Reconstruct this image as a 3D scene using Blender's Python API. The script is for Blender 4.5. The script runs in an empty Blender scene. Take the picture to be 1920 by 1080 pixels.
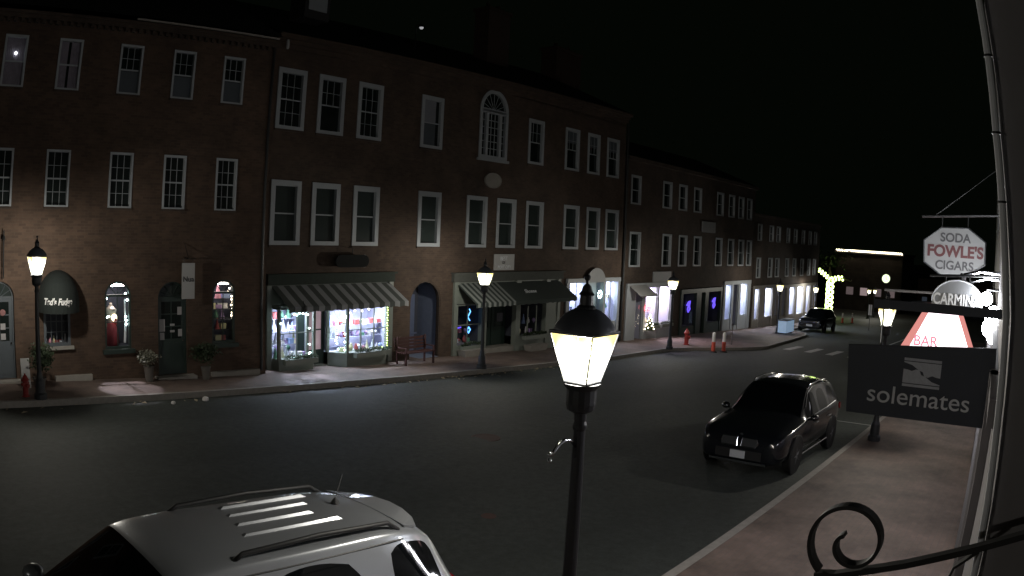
import bpy, bmesh, math, random
from mathutils import Vector, Matrix

# ---------------------------------------------------------------- camera, world, exposure
scene = bpy.context.scene
COL = scene.collection
SLOPE = -0.0384                       # the street falls away to the right of the picture


def gz(x):                            # height of the road surface
    return SLOPE * x if x < 130 else SLOPE * 130


YAW, PITCH, ROLL, FPX, K3, K5, CAMZ = 0.9020, -0.0689, 0.0411, 1454.8, -0.0626, 0.0002, 3.977
f_ = Vector((math.sin(YAW) * math.cos(PITCH), math.cos(YAW) * math.cos(PITCH), math.sin(PITCH)))
r0 = Vector((math.cos(YAW), -math.sin(YAW), 0))
u0 = r0.cross(f_)
r_ = math.cos(ROLL) * r0 + math.sin(ROLL) * u0
u_ = -math.sin(ROLL) * r0 + math.cos(ROLL) * u0
cd = bpy.data.cameras.new('camera')
cam = bpy.data.objects.new('camera', cd)
COL.objects.link(cam)
cam.matrix_world = Matrix(((r_.x, u_.x, -f_.x, 0), (r_.y, u_.y, -f_.y, 0), (r_.z, u_.z, -f_.z, CAMZ), (0, 0, 0, 1)))
scene.camera = cam
cd.clip_start = 0.05
cd.clip_end = 3000
cd.sensor_width = 36
cd.type = 'PANO'                      # a wide CCTV lens with barrel distortion
cc = cd
cc.panorama_type = 'FISHEYE_LENS_POLYNOMIAL'
cc.fisheye_fov = math.radians(170)
# theta(r) as a polynomial in millimetres on the sensor, from r = f (theta + K3 theta^3)
mm = 36 / 1920 * FPX
cc.fisheye_polynomial_k0 = 0
cc.fisheye_polynomial_k1 = -1 / mm
cc.fisheye_polynomial_k2 = 0
cc.fisheye_polynomial_k3 = K3 / mm ** 3
cc.fisheye_polynomial_k4 = 0

world = bpy.data.worlds.new('World')
scene.world = world
world.use_nodes = True
wbg = world.node_tree.nodes['Background']
wbg.inputs[0].default_value = (0.60, 0.95, 0.55, 1)      # night sky over a lit town
wbg.inputs[1].default_value = 0.0016
scene.view_settings.view_transform = 'Standard'
scene.view_settings.look = 'None'
scene.view_settings.exposure = 0.0
scene.view_settings.gamma = 1.0
scene.cycles.use_denoising = True
scene.cycles.sample_clamp_indirect = 4.0
scene.cycles.max_bounces = 6
scene.cycles.caustics_reflective = False
scene.cycles.caustics_refractive = False
random.seed(7)


# ---------------------------------------------------------------- materials
def nt(name):
    m = bpy.data.materials.new(name)
    m.use_nodes = True
    n = m.node_tree.nodes
    return m, m.node_tree, n['Principled BSDF']


def mat(name, col, rough=0.6, metal=0.0, var=0.15, scale=6.0, emit=0.0, ecol=None, bump=0.0, coat=0.0, alpha=1.0, trans=0.0):
    m, t, b = nt(name)
    b.inputs['Roughness'].default_value = rough
    b.inputs['Metallic'].default_value = metal
    b.inputs['Coat Weight'].default_value = coat
    b.inputs['Transmission Weight'].default_value = trans
    if var > 0 or bump > 0:
        tc = t.nodes.new('ShaderNodeTexCoord')
        nz = t.nodes.new('ShaderNodeTexNoise')
        nz.inputs['Scale'].default_value = scale
        nz.inputs['Detail'].default_value = 6
        nz.inputs['Roughness'].default_value = 0.65
        t.links.new(tc.outputs['Object'], nz.inputs['Vector'])
        mx = t.nodes.new('ShaderNodeMix')
        mx.data_type = 'RGBA'
        mx.inputs['A'].default_value = tuple(max(0, c * (1 - var)) for c in col) + (1,)
        mx.inputs['B'].default_value = tuple(min(1, c * (1 + var)) for c in col) + (1,)
        t.links.new(nz.outputs['Fac'], mx.inputs['Factor'])
        t.links.new(mx.outputs['Result'], b.inputs['Base Color'])
        if bump > 0:
            bp = t.nodes.new('ShaderNodeBump')
            bp.inputs['Strength'].default_value = bump
            t.links.new(nz.outputs['Fac'], bp.inputs['Height'])
            t.links.new(bp.outputs['Normal'], b.inputs['Normal'])
    else:
        b.inputs['Base Color'].default_value = tuple(col) + (1,)
    if emit > 0:
        b.inputs['Emission Color'].default_value = tuple(ecol or col) + (1,)
        b.inputs['Emission Strength'].default_value = emit
    return m


def brickmat(name, c1, c2, mortar, horizontal=False, size=(0.21, 0.075), dirt=0.5, rough=0.9, bump=0.4):
    m, t, b = nt(name)
    L = t.links.new
    tc = t.nodes.new('ShaderNodeTexCoord')
    mp = t.nodes.new('ShaderNodeMapping')
    if not horizontal:
        mp.inputs['Rotation'].default_value = (math.radians(90), 0, 0)
    L(tc.outputs['Object'], mp.inputs['Vector'])
    br = t.nodes.new('ShaderNodeTexBrick')
    br.inputs['Color1'].default_value = c1 + (1,)
    br.inputs['Color2'].default_value = c2 + (1,)
    br.inputs['Mortar'].default_value = mortar + (1,)
    br.inputs['Scale'].default_value = 1
    br.inputs['Brick Width'].default_value = size[0]
    br.inputs['Row Height'].default_value = size[1]
    br.inputs['Mortar Size'].default_value = 0.006
    L(mp.outputs['Vector'], br.inputs['Vector'])
    nz = t.nodes.new('ShaderNodeTexNoise')
    nz.inputs['Scale'].default_value = 0.7
    nz.inputs['Detail'].default_value = 8
    nz.inputs['Roughness'].default_value = 0.7
    L(tc.outputs['Object'], nz.inputs['Vector'])
    rp = t.nodes.new('ShaderNodeMapRange')
    rp.inputs['From Min'].default_value = 0.3
    rp.inputs['From Max'].default_value = 0.7
    rp.inputs['To Min'].default_value = 1 - dirt
    rp.inputs['To Max'].default_value = 1 + dirt * 0.4
    L(nz.outputs['Fac'], rp.inputs['Value'])
    mu = t.nodes.new('ShaderNodeMix')
    mu.data_type = 'RGBA'
    mu.blend_type = 'MULTIPLY'
    mu.inputs['Factor'].default_value = 1
    L(br.outputs['Color'], mu.inputs['A'])
    L(rp.outputs['Result'], mu.inputs['B'])
    L(mu.outputs['Result'], b.inputs['Base Color'])
    b.inputs['Roughness'].default_value = rough
    bp = t.nodes.new('ShaderNodeBump')
    bp.inputs['Strength'].default_value = bump
    bp.inputs['Distance'].default_value = 0.01
    L(br.outputs['Fac'], bp.inputs['Height'])
    bp.invert = True
    L(bp.outputs['Normal'], b.inputs['Normal'])
    return m


def asphalt():
    m, t, b = nt('asphalt')
    L = t.links.new
    tc = t.nodes.new('ShaderNodeTexCoord')
    big = t.nodes.new('ShaderNodeTexNoise')
    big.inputs['Scale'].default_value = 0.3
    big.inputs['Detail'].default_value = 5
    mp = t.nodes.new('ShaderNodeMapping')
    mp.inputs['Scale'].default_value = (0.35, 1, 1)
    L(tc.outputs['Object'], mp.inputs['Vector'])
    L(mp.outputs['Vector'], big.inputs['Vector'])
    fine = t.nodes.new('ShaderNodeTexNoise')
    fine.inputs['Scale'].default_value = 7
    fine.inputs['Detail'].default_value = 8
    fine.inputs['Roughness'].default_value = 0.8
    L(tc.outputs['Object'], fine.inputs['Vector'])
    r1 = t.nodes.new('ShaderNodeValToRGB')
    r1.color_ramp.elements[0].position = 0.3
    r1.color_ramp.elements[0].color = (0.020, 0.025, 0.022, 1)
    r1.color_ramp.elements[1].position = 0.7
    r1.color_ramp.elements[1].color = (0.054, 0.062, 0.056, 1)
    L(big.outputs['Fac'], r1.inputs['Fac'])
    r2 = t.nodes.new('ShaderNodeMapRange')
    r2.inputs['From Min'].default_value = 0.3
    r2.inputs['From Max'].default_value = 0.7
    r2.inputs['To Min'].default_value = 0.45
    r2.inputs['To Max'].default_value = 1.55
    L(fine.outputs['Fac'], r2.inputs['Value'])
    mu = t.nodes.new('ShaderNodeMix')
    mu.data_type = 'RGBA'
    mu.blend_type = 'MULTIPLY'
    mu.inputs['Factor'].default_value = 1
    L(r1.outputs['Color'], mu.inputs['A'])
    L(r2.outputs['Result'], mu.inputs['B'])
    vo = t.nodes.new('ShaderNodeTexVoronoi'); vo.feature = 'DISTANCE_TO_EDGE'; vo.inputs['Scale'].default_value = .28
    wn = t.nodes.new('ShaderNodeTexNoise'); wn.inputs['Scale'].default_value = 1.3; wn.inputs['Detail'].default_value = 6
    wm = t.nodes.new('ShaderNodeMix'); wm.data_type = 'VECTOR'; wm.inputs['Factor'].default_value = .35
    L(tc.outputs['Object'], wn.inputs['Vector']); L(tc.outputs['Object'], wm.inputs['A']); L(wn.outputs['Color'], wm.inputs['B'])
    L(wm.outputs['Result'], vo.inputs['Vector'])
    cm = t.nodes.new('ShaderNodeMapRange'); cm.inputs['From Min'].default_value = 0; cm.inputs['From Max'].default_value = .012; cm.inputs['To Min'].default_value = .82
    L(vo.outputs['Distance'], cm.inputs['Value'])
    m2 = t.nodes.new('ShaderNodeMix'); m2.data_type = 'RGBA'; m2.blend_type = 'MULTIPLY'; m2.inputs['Factor'].default_value = 1
    L(mu.outputs['Result'], m2.inputs['A']); L(cm.outputs['Result'], m2.inputs['B'])
    L(m2.outputs['Result'], b.inputs['Base Color'])
    b.inputs['Roughness'].default_value = 0.75
    bp = t.nodes.new('ShaderNodeBump')
    bp.inputs['Strength'].default_value = 0.5
    bp.inputs['Distance'].default_value = 0.02
    L(fine.outputs['Fac'], bp.inputs['Height'])
    L(bp.outputs['Normal'], b.inputs['Normal'])
    return m


M = {}
M['brick'] = brickmat('red_brick', (0.108, 0.068, 0.047), (0.074, 0.047, 0.033), (0.098, 0.068, 0.050))
M['brick2'] = brickmat('brown_brick', (0.092, 0.062, 0.044), (0.067, 0.044, 0.032), (0.082, 0.060, 0.046))
M['brick3'] = brickmat('dark_brick', (0.08, 0.055, 0.04), (0.06, 0.04, 0.03), (0.075, 0.065, 0.055))
M['paver'] = brickmat('brick_pavers', (0.215, 0.155, 0.130), (0.185, 0.133, 0.113), (0.165, 0.135, 0.12), True, (0.2, 0.1), 0.65, 0.7, 0.25)
M['asphalt'] = asphalt()
M['granite'] = mat('granite_kerb', (0.30, 0.28, 0.255), 0.8, var=0.35, scale=9, bump=0.3)
M['soil'] = mat('ground_earth', (0.05, 0.05, 0.045), 0.95, var=0.3, scale=1)
M['paint'] = mat('road_paint', (0.75, 0.75, 0.72), 0.7, var=0.3, scale=14)
M['white'] = mat('white_trim_paint', (0.36, 0.39, 0.42), 0.5, var=0.12, scale=3)
M['wood_green'] = mat('grey_green_shopfront_paint', (0.20, 0.225, 0.20), 0.55, var=0.15, scale=4)
M['dkgreen'] = mat('dark_green_paint', (0.018, 0.034, 0.028), 0.5, var=0.25, scale=4)
M['greydoor'] = mat('blue_grey_paint', (0.085, 0.10, 0.115), 0.5, var=0.15, scale=4)
M['iron'] = mat('black_iron', (0.012, 0.013, 0.014), 0.42, var=0.2, scale=20)
M['lampcap'] = mat('grey_lamp_cap_paint', (0.10, 0.11, 0.13), 0.5, var=0.15, scale=12)
M['lampiron'] = mat('dark_lamp_paint', (0.03, 0.032, 0.036), 0.45, var=0.2, scale=12)
M['roof'] = mat('slate_roof', (0.03, 0.03, 0.032), 0.8, var=0.3, scale=5)
M['stone'] = mat('pale_stone', (0.30, 0.285, 0.26), 0.85, var=0.25, scale=4, bump=0.2)
M['glassdark'] = mat('dark_window_glass', (0.012, 0.017, 0.016), 0.06, var=0.0)
M['glassgreen'] = mat('dim_window_glass', (0.032, 0.042, 0.040), 0.1, var=0.3, scale=1.5)
M['curtain'] = mat('pale_curtain', (0.22, 0.20, 0.24), 0.9, var=0.35, scale=7)
M['blind'] = mat('roller_blind', (0.22, 0.23, 0.26), 0.9, var=0.05, scale=2)
M['blinddim'] = mat('lowered_blind', (0.07, 0.085, 0.10), 0.6, var=0.1, scale=2)
M['chimney'] = mat('sooty_chimney_brick', (0.07, 0.05, 0.04), 0.95, var=0.3, scale=3)
M['foliage'] = mat('evergreen_foliage', (0.030, 0.050, 0.022), 0.7, var=0.5, scale=9)
M['dryleaf'] = mat('mixed_flowers', (0.17, 0.17, 0.13), 0.8, var=0.5, scale=12)
M['fallen'] = mat('fallen_leaf', (0.42, 0.36, 0.26), 0.85, var=0.4, scale=30)
M['pot'] = mat('grey_pot', (0.12, 0.11, 0.10), 0.8, var=0.2, scale=5)
M['red'] = mat('red_paint', (0.30, 0.03, 0.026), 0.45, var=0.15, scale=8)
M['redwood'] = mat('dull_red_bench_paint', (0.06, 0.022, 0.02), 0.6, var=0.2, scale=8)
M['orange'] = mat('orange_plastic', (0.65, 0.09, 0.05), 0.5, var=0.1)
M['reflect'] = mat('white_reflective_sleeve', (0.75, 0.72, 0.70), 0.4, var=0.05)
M['signwhite'] = mat('white_sign_board', (0.42, 0.42, 0.42), 0.5, var=0.08, scale=4)
M['signgrey'] = mat('pale_grey_sign_board', (0.25, 0.26, 0.27), 0.45, var=0.12, scale=4)
M['signdark'] = mat('navy_sign_board', (0.034, 0.042, 0.062), 0.5, var=0.15, scale=5)
M['ink'] = mat('dark_sign_lettering', (0.055, 0.055, 0.058), 0.6, var=0)
M['redink'] = mat('maroon_sign_lettering', (0.085, 0.024, 0.026), 0.6, var=0)
M['greyink'] = mat('light_grey_lettering', (0.75, 0.78, 0.82), 0.5, var=0)
M['whiteink'] = mat('white_lettering', (0.8, 0.8, 0.8), 0.5, var=0)
M['awgreen'] = mat('dark_green_canvas', (0.011, 0.016, 0.015), 0.9, var=0.2, scale=3)
M['shopwall'] = mat('white_shop_plaster', (0.42, 0.43, 0.55), 0.8, var=0.05)
M['shopfloor'] = mat('grey_shop_floor', (0.3, 0.3, 0.3), 0.7, var=0.1)
M['darkroom'] = mat('dark_interior', (0.05, 0.055, 0.075), 0.9, var=0.1)
M['rubber'] = mat('tyre_rubber', (0.012, 0.012, 0.012), 0.85, var=0.2, scale=20)
M['alloy'] = mat('alloy_wheel', (0.30, 0.31, 0.33), 0.35, metal=0.8, var=0.05)
M['chrome'] = mat('chrome', (0.65, 0.67, 0.70), 0.15, metal=1.0, var=0)
M['carglass'] = mat('car_glass', (0.004, 0.005, 0.006), 0.04, var=0)
M['carblack'] = mat('black_car_paint', (0.007, 0.008, 0.011), 0.20, var=0, coat=1.0)
for _n in M['carblack'].node_tree.nodes:
    if _n.type == 'BSDF_PRINCIPLED': _n.inputs['Coat Roughness'].default_value = .13
M['carsilver'] = mat('silver_car_paint', (0.29, 0.305, 0.33), 0.30, metal=0.45, var=0.03, scale=2, coat=0.8)
M['plastic'] = mat('black_plastic', (0.015, 0.015, 0.016), 0.55, var=0.1)
M['headlamp'] = mat('headlamp_lens', (0.25, 0.26, 0.28), 0.08, metal=0.5, var=0.4, scale=25)
M['taillamp'] = mat('tail_lamp_lens', (0.40, 0.015, 0.02), 0.12, var=0.1)
M['plate'] = mat('number_plate', (0.62, 0.64, 0.68), 0.4, var=0.06, scale=14)
M['trunk'] = mat('tree_bark', (0.06, 0.045, 0.035), 0.95, var=0.3, scale=6)
M['boxblue'] = mat('pale_blue_added_glow', (0.55, 0.68, 0.85), 0.5, var=0.15, scale=1.5, emit=.32, ecol=(.5, .72, 1))  # emission added to brighten the panel; it is no lamp


def emi(name, col, s):
    m = bpy.data.materials.new(name)
    m.use_nodes = True
    n = m.node_tree.nodes
    n.clear()
    e = n.new('ShaderNodeEmission')
    e.inputs[0].default_value = tuple(col) + (1,)
    e.inputs[1].default_value = s
    o = n.new('ShaderNodeOutputMaterial')
    m.node_tree.links.new(e.outputs[0], o.inputs[0])
    return m


LAMP_E = 1.25
M['lampglass'] = emi('lit_lantern_glass', (1.0, 0.93, 0.76), LAMP_E)
lt_ = M['lampglass'].node_tree              # frosted glass: hot in the middle, yellower and weaker towards rims and corners
l_tc = lt_.nodes.new('ShaderNodeTexCoord'); l_d = lt_.nodes.new('ShaderNodeVectorMath'); l_d.operation = 'DISTANCE'
l_d.inputs[1].default_value = (0, 0, 3.05)
l_mp = lt_.nodes.new('ShaderNodeMapping'); l_mp.inputs['Scale'].default_value = (1, 1, .78); l_mp.inputs['Location'].default_value = (0, 0, .671)
l_r = lt_.nodes.new('ShaderNodeValToRGB')
cr = l_r.color_ramp
cr.elements[0].position = .0; cr.elements[0].color = (1.0, 1.0, .70, 1)
cr.elements[1].position = 1.0; cr.elements[1].color = (1.0, .80, .25, 1)
_e3 = cr.elements.new(.6); _e3.color = (1.0, .95, .52, 1)
l_m1 = lt_.nodes.new('ShaderNodeMapRange'); l_m1.inputs['From Min'].default_value = .17; l_m1.inputs['From Max'].default_value = .262
l_m2 = lt_.nodes.new('ShaderNodeMath'); l_m2.operation = 'POWER'; l_m2.inputs[1].default_value = 1.5
l_m3 = lt_.nodes.new('ShaderNodeMapRange'); l_m3.inputs['To Min'].default_value = LAMP_E * 1.55; l_m3.inputs['To Max'].default_value = 1.0
lt_.links.new(l_tc.outputs['Object'], l_mp.inputs['Vector']); lt_.links.new(l_mp.outputs['Vector'], l_d.inputs[0])
lt_.links.new(l_d.outputs['Value'], l_m1.inputs['Value']); lt_.links.new(l_m1.outputs['Result'], l_m2.inputs[0])
lt_.links.new(l_m2.outputs[0], l_m3.inputs['Value']); lt_.links.new(l_m1.outputs['Result'], l_r.inputs['Fac'])
_e = [n for n in lt_.nodes if n.type == 'EMISSION'][0]
lt_.links.new(l_r.outputs['Color'], _e.inputs[0]); lt_.links.new(l_m3.outputs['Result'], _e.inputs[1])
l_t = lt_.nodes.new('ShaderNodeBsdfTransparent'); l_t.inputs[0].default_value = (.9, .9, .9, 1)
l_a = lt_.nodes.new('ShaderNodeAddShader'); _o = [n for n in lt_.nodes if n.type == 'OUTPUT_MATERIAL'][0]
lt_.links.new(_e.outputs[0], l_a.inputs[0]); lt_.links.new(l_t.outputs[0], l_a.inputs[1]); lt_.links.new(l_a.outputs[0], _o.inputs[0])
M['whiteglobe'] = emi('lit_white_globe', (0.95, 0.96, 1.0), 110.0)
M['shoplight'] = emi('shop_ceiling_light', (0.74, 0.84, 1.0), 58.0)
M['shoplightfar'] = emi('far_shop_ceiling_light', (0.80, 0.88, 1.0), 100.0)
M['shoplightw'] = emi('warm_display_light', (1.0, 0.80, 0.58), 14.0)
M['pinklight'] = emi('pink_shop_light', (1.0, 0.84, 0.95), 85.0)
M['bulbcool'] = emi('cool_fairy_bulb', (0.70, 1.0, 0.98), 16.0)
M['bulbwarm'] = emi('warm_fairy_bulb', (1.0, 0.86, 0.62), 14.0)
M['bulbgreen'] = emi('yellow_green_fairy_bulb', (0.72, 1.0, 0.28), 7.0)
M['neonblue'] = emi('blue_neon', (0.12, 0.42, 1.0), 3.0)
M['neonred'] = emi('red_neon', (1.0, 0.12, 0.14), 5.0)
M['neonviolet'] = emi('violet_neon', (0.16, 0.10, 1.0), 1.3)
M['signlit'] = emi('backlit_sign_face', (1.0, 0.84, 0.90), 3.2)
M['signlitred'] = emi('backlit_red_border', (1.0, 0.38, 0.34), 0.75)
M['signlitpink'] = emi('backlit_pink_lettering', (1.0, 0.35, 0.45), 0.9)
M['litpane'] = emi('bright_shop_pane', (0.86, 0.92, 1.0), 1.1)
M['clockface'] = emi('lit_clock_face', (0.85, 1.0, 0.62), 1.6)

# clear shop glass
gm = bpy.data.materials.new('clear_shop_glass')
gm.use_nodes = True
gn = gm.node_tree.nodes
gn.clear()
tr = gn.new('ShaderNodeBsdfTransparent')
gl = gn.new('ShaderNodeBsdfGlossy')
gl.inputs['Roughness'].default_value = 0.02
mxs = gn.new('ShaderNodeMixShader')
mxs.inputs[0].default_value = 0.06
go = gn.new('ShaderNodeOutputMaterial')
gm.node_tree.links.new(tr.outputs[0], mxs.inputs[1])
gm.node_tree.links.new(gl.outputs[0], mxs.inputs[2])
gm.node_tree.links.new(mxs.outputs[0], go.inputs[0])
M['clear'] = gm

# striped awning canvas: stripes run down the slope, they repeat along local x
def stripes(name, a, b, width, x_from=-1e3, x_to=1e3):
    m, t, bs = nt(name)
    L = t.links.new
    tc = t.nodes.new('ShaderNodeTexCoord')
    sx = t.nodes.new('ShaderNodeSeparateXYZ')
    L(tc.outputs['Object'], sx.inputs[0])
    d = t.nodes.new('ShaderNodeMath')
    d.operation = 'DIVIDE'
    d.inputs[1].default_value = width
    L(sx.outputs['X'], d.inputs[0])
    fr = t.nodes.new('ShaderNodeMath')
    fr.operation = 'FRACT'
    L(d.outputs[0], fr.inputs[0])
    gt = t.nodes.new('ShaderNodeMath')
    gt.operation = 'GREATER_THAN'
    gt.inputs[1].default_value = 0.5
    L(fr.outputs[0], gt.inputs[0])
    lt = t.nodes.new('ShaderNodeMath')
    lt.operation = 'LESS_THAN'
    lt.inputs[1].default_value = x_to
    L(sx.outputs['X'], lt.inputs[0])
    ml = t.nodes.new('ShaderNodeMath')
    ml.operation = 'MULTIPLY'
    L(gt.outputs[0], ml.inputs[0])
    L(lt.outputs[0], ml.inputs[1])
    mx = t.nodes.new('ShaderNodeMix')
    mx.data_type = 'RGBA'
    mx.inputs['A'].default_value = a + (1,)
    mx.inputs['B'].default_value = b + (1,)
    L(ml.outputs[0], mx.inputs['Factor'])
    L(mx.outputs['Result'], bs.inputs['Base Color'])
    bs.inputs['Roughness'].default_value = 0.9
    return m


# ---------------------------------------------------------------- mesh helpers
class MB:
    def __init__(s):
        s.v = []; s.f = []; s.mi = []; s.cur = 0

    def quad(s, a, b, c, d):
        n = len(s.v); s.v += [a, b, c, d]; s.f.append((n, n + 1, n + 2, n + 3)); s.mi.append(s.cur); return s

    def poly(s, pts):
        n = len(s.v); s.v += list(pts); s.f.append(tuple(range(n, n + len(pts)))); s.mi.append(s.cur); return s

    def box(s, x0, y0, z0, x1, y1, z1):
        n = len(s.v)
        s.v += [(x0, y0, z0), (x1, y0, z0), (x1, y1, z0), (x0, y1, z0), (x0, y0, z1), (x1, y0, z1), (x1, y1, z1), (x0, y1, z1)]
        for f in ((0, 3, 2, 1), (4, 5, 6, 7), (0, 1, 5, 4), (1, 2, 6, 5), (2, 3, 7, 6), (3, 0, 4, 7)):
            s.f.append(tuple(n + i for i in f)); s.mi.append(s.cur)
        return s

    def hexa(s, p):                     # eight corners, as in box()
        n = len(s.v); s.v += list(p)
        for f in ((0, 3, 2, 1), (4, 5, 6, 7), (0, 1, 5, 4), (1, 2, 6, 5), (2, 3, 7, 6), (3, 0, 4, 7)):
            s.f.append(tuple(n + i for i in f)); s.mi.append(s.cur)
        return s

    def prism(s, pts, off):             # closed polygon extruded by a vector
        n = len(s.v); k = len(pts); o = Vector(off)
        s.v += [tuple(p) for p in pts] + [tuple(Vector(p) + o) for p in pts]
        s.f.append(tuple(range(n + k - 1, n - 1, -1))); s.mi.append(s.cur)
        s.f.append(tuple(range(n + k, n + 2 * k))); s.mi.append(s.cur)
        for i in range(k):
            j = (i + 1) % k
            s.f.append((n + i, n + j, n + k + j, n + k + i)); s.mi.append(s.cur)
        return s

    def lathe(s, prof, c=(0, 0, 0), n=16, axis='z', rot=0.0):   # prof: (radius, height)
        b = len(s.v)
        for r, h in prof:
            for i in range(n):
                a = 2 * math.pi * i / n + rot
                x, y = r * math.cos(a), r * math.sin(a)
                p = (x, y, h) if axis == 'z' else ((h, x, y) if axis == 'x' else (y, h, x))
                s.v.append((c[0] + p[0], c[1] + p[1], c[2] + p[2]))
        for k in range(len(prof) - 1):
            for i in range(n):
                j = (i + 1) % n
                s.f.append((b + k * n + i, b + k * n + j, b + (k + 1) * n + j, b + (k + 1) * n + i)); s.mi.append(s.cur)
        s.f.append(tuple(b + i for i in range(n - 1, -1, -1))); s.mi.append(s.cur)
        t = b + (len(prof) - 1) * n
        s.f.append(tuple(t + i for i in range(n))); s.mi.append(s.cur)
        return s

    def tube(s, pts, r, n=8, flat=None):
        b = len(s.v); P = [Vector(p) for p in pts]; k = len(P)
        rr = r if isinstance(r, (list, tuple)) else [r] * k
        T = [(P[min(i + 1, k - 1)] - P[max(i - 1, 0)]).normalized() for i in range(k)]
        u = T[0].orthogonal().normalized()
        for i in range(k):
            u = (u - T[i] * u.dot(T[i])).normalized(); w = T[i].cross(u)
            for j in range(n):
                a = 2 * math.pi * j / n
                s.v.append(tuple(P[i] + (u * math.cos(a) + w * math.sin(a)) * rr[i]))
        for i in range(k - 1):
            for j in range(n):
                q = (j + 1) % n
                s.f.append((b + i * n + j, b + i * n + q, b + (i + 1) * n + q, b + (i + 1) * n + j)); s.mi.append(s.cur)
        s.f.append(tuple(b + j for j in range(n - 1, -1, -1))); s.mi.append(s.cur)
        s.f.append(tuple(b + (k - 1) * n + j for j in range(n))); s.mi.append(s.cur)
        return s

    def ball(s, c, r, n=8, m=6, sz=1.0):
        prof = [(max(1e-4, r * math.sin(math.pi * i / m)), -r * sz * math.cos(math.pi * i / m)) for i in range(m + 1)]
        return s.lathe(prof, c, n)

    def leaves(s, c, rx, ry, rz, n, size, rnd):
        for _ in range(n):
            while True:
                p = Vector((rnd.uniform(-1, 1), rnd.uniform(-1, 1), rnd.uniform(-1, 1)))
                if p.length < 1: break
            p = p * (0.55 + 0.45 * rnd.random())
            q = Vector((c[0] + p.x * rx, c[1] + p.y * ry, c[2] + p.z * rz))
            a = Vector((rnd.uniform(-1, 1), rnd.uniform(-1, 1), rnd.uniform(-1, 1))).normalized() * size * rnd.uniform(.6, 1.3)
            b = a.orthogonal().normalized() * size * 0.55
            s.poly([tuple(q - a), tuple(q + b), tuple(q + a), tuple(q - b)])
        return s

    def build(s, name, mats, parent=None, smooth=False, loc=None):
        me = bpy.data.meshes.new(name)
        me.from_pydata([tuple(v) for v in s.v], [], s.f)
        ms = mats if isinstance(mats, (list, tuple)) else [mats]
        for m in ms:
            me.materials.append(m)
        me.polygons.foreach_set('material_index', s.mi)
        if smooth:
            me.polygons.foreach_set('use_smooth', [True] * len(me.polygons))
        me.validate(); me.update()
        o = bpy.data.objects.new(name, me)
        COL.objects.link(o)
        if parent: o.parent = parent
        if loc: o.location = loc
        return o


def tag(o, label=None, cat=None, group=None, kind=None):
    if label: o['label'] = label
    if cat: o['category'] = cat
    if group: o['group'] = group
    if kind: o['kind'] = kind
    return o


def empty(name, loc=(0, 0, 0), rz=0.0, label=None, cat=None, group=None, rot=None):
    o = bpy.data.objects.new(name, None)
    o.empty_display_size = 0.3
    COL.objects.link(o)
    o.location = loc
    o.rotation_euler = rot if rot else (0, 0, rz)
    return tag(o, label, cat, group)


def copy_tree(o, parent=None):
    c = o.copy(); COL.objects.link(c); c.parent = parent
    for ch in list(o.children):
        copy_tree(ch, c)
    return c


def text(name, body, size, m, parent=None, loc=(0, 0, 0), rot=(math.radians(90), 0, 0), depth=0.004, bold=0.0, sx=1.0, align='CENTER', shear=0.0, space=1.0):
    cu = bpy.data.curves.new(name, 'FONT')
    cu.body = body; cu.size = size; cu.extrude = depth; cu.align_x = align; cu.align_y = 'CENTER'
    cu.offset = bold; cu.shear = shear; cu.space_character = space
    tmp = bpy.data.objects.new('tmp', cu)
    COL.objects.link(tmp)
    dg = bpy.context.evaluated_depsgraph_get()
    me = bpy.data.meshes.new_from_object(tmp.evaluated_get(dg))
    bpy.data.objects.remove(tmp)
    me.materials.clear(); me.materials.append(m)
    o = bpy.data.objects.new(name, me)
    COL.objects.link(o)
    o.location = loc; o.rotation_euler = rot; o.scale = (sx, 1, 1)
    if parent: o.parent = parent
    return o


def struct(o):
    return tag(o, kind='structure')


# ---------------------------------------------------------------- ground, road, pavements
g = MB()
xs = [-400, -40, 0, 130, 160, 900]
for a, b in zip(xs[:-1], xs[1:]):
    g.quad((a, -700, gz(a) - 0.03), (b, -700, gz(b) - 0.03), (b, 700, gz(b) - 0.03), (a, 700, gz(a) - 0.03))
struct(g.build('ground', M['soil']))
g = MB()
g.quad((-40, 3.5, gz(-40)), (62, 3.5, gz(62)), (62, 19.6, gz(62)), (-40, 19.6, gz(-40)))
g.quad((62, 1.0, gz(62)), (130, -3, gz(130)), (130, 32, gz(130)), (62, 19.6, gz(62)))
struct(g.build('road', M['asphalt']))

far_kerb = [(-30, 18.95), (0, 17.61), (15, 16.92), (27.8, 16.34), (33.4, 16.55), (35.2, 15.9), (38.1, 14.35), (40, 13.8), (45.4, 14.25), (51, 14.8), (53.2, 15.4), (55.2, 17.4), (70, 17.6)]


def pavement(name, line, back, kname, kh=0.15, sgn=1):
    p = MB(); k = MB()
    for (xa, ya), (xb, yb) in zip(line[:-1], line[1:]):
        za, zb = gz(xa) + kh, gz(xb) + kh
        wa, wb = ya + 0.14 * sgn, yb + 0.14 * sgn
        p.quad((xa, wa, za), (xb, wb, zb), (xb, back, zb), (xa, back, za))
        k.hexa([(xa, ya, za - 0.2), (xb, yb, zb - 0.2), (xb, wb, zb - 0.2), (xa, wa, za - 0.2),
                (xa, ya, za + 0.003), (xb, yb, zb + 0.003), (xb, wb, zb + 0.003), (xa, wa, za + 0.003)])
    struct(p.build(name, M['paver']))
    struct(k.build(kname, M['granite']))


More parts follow.
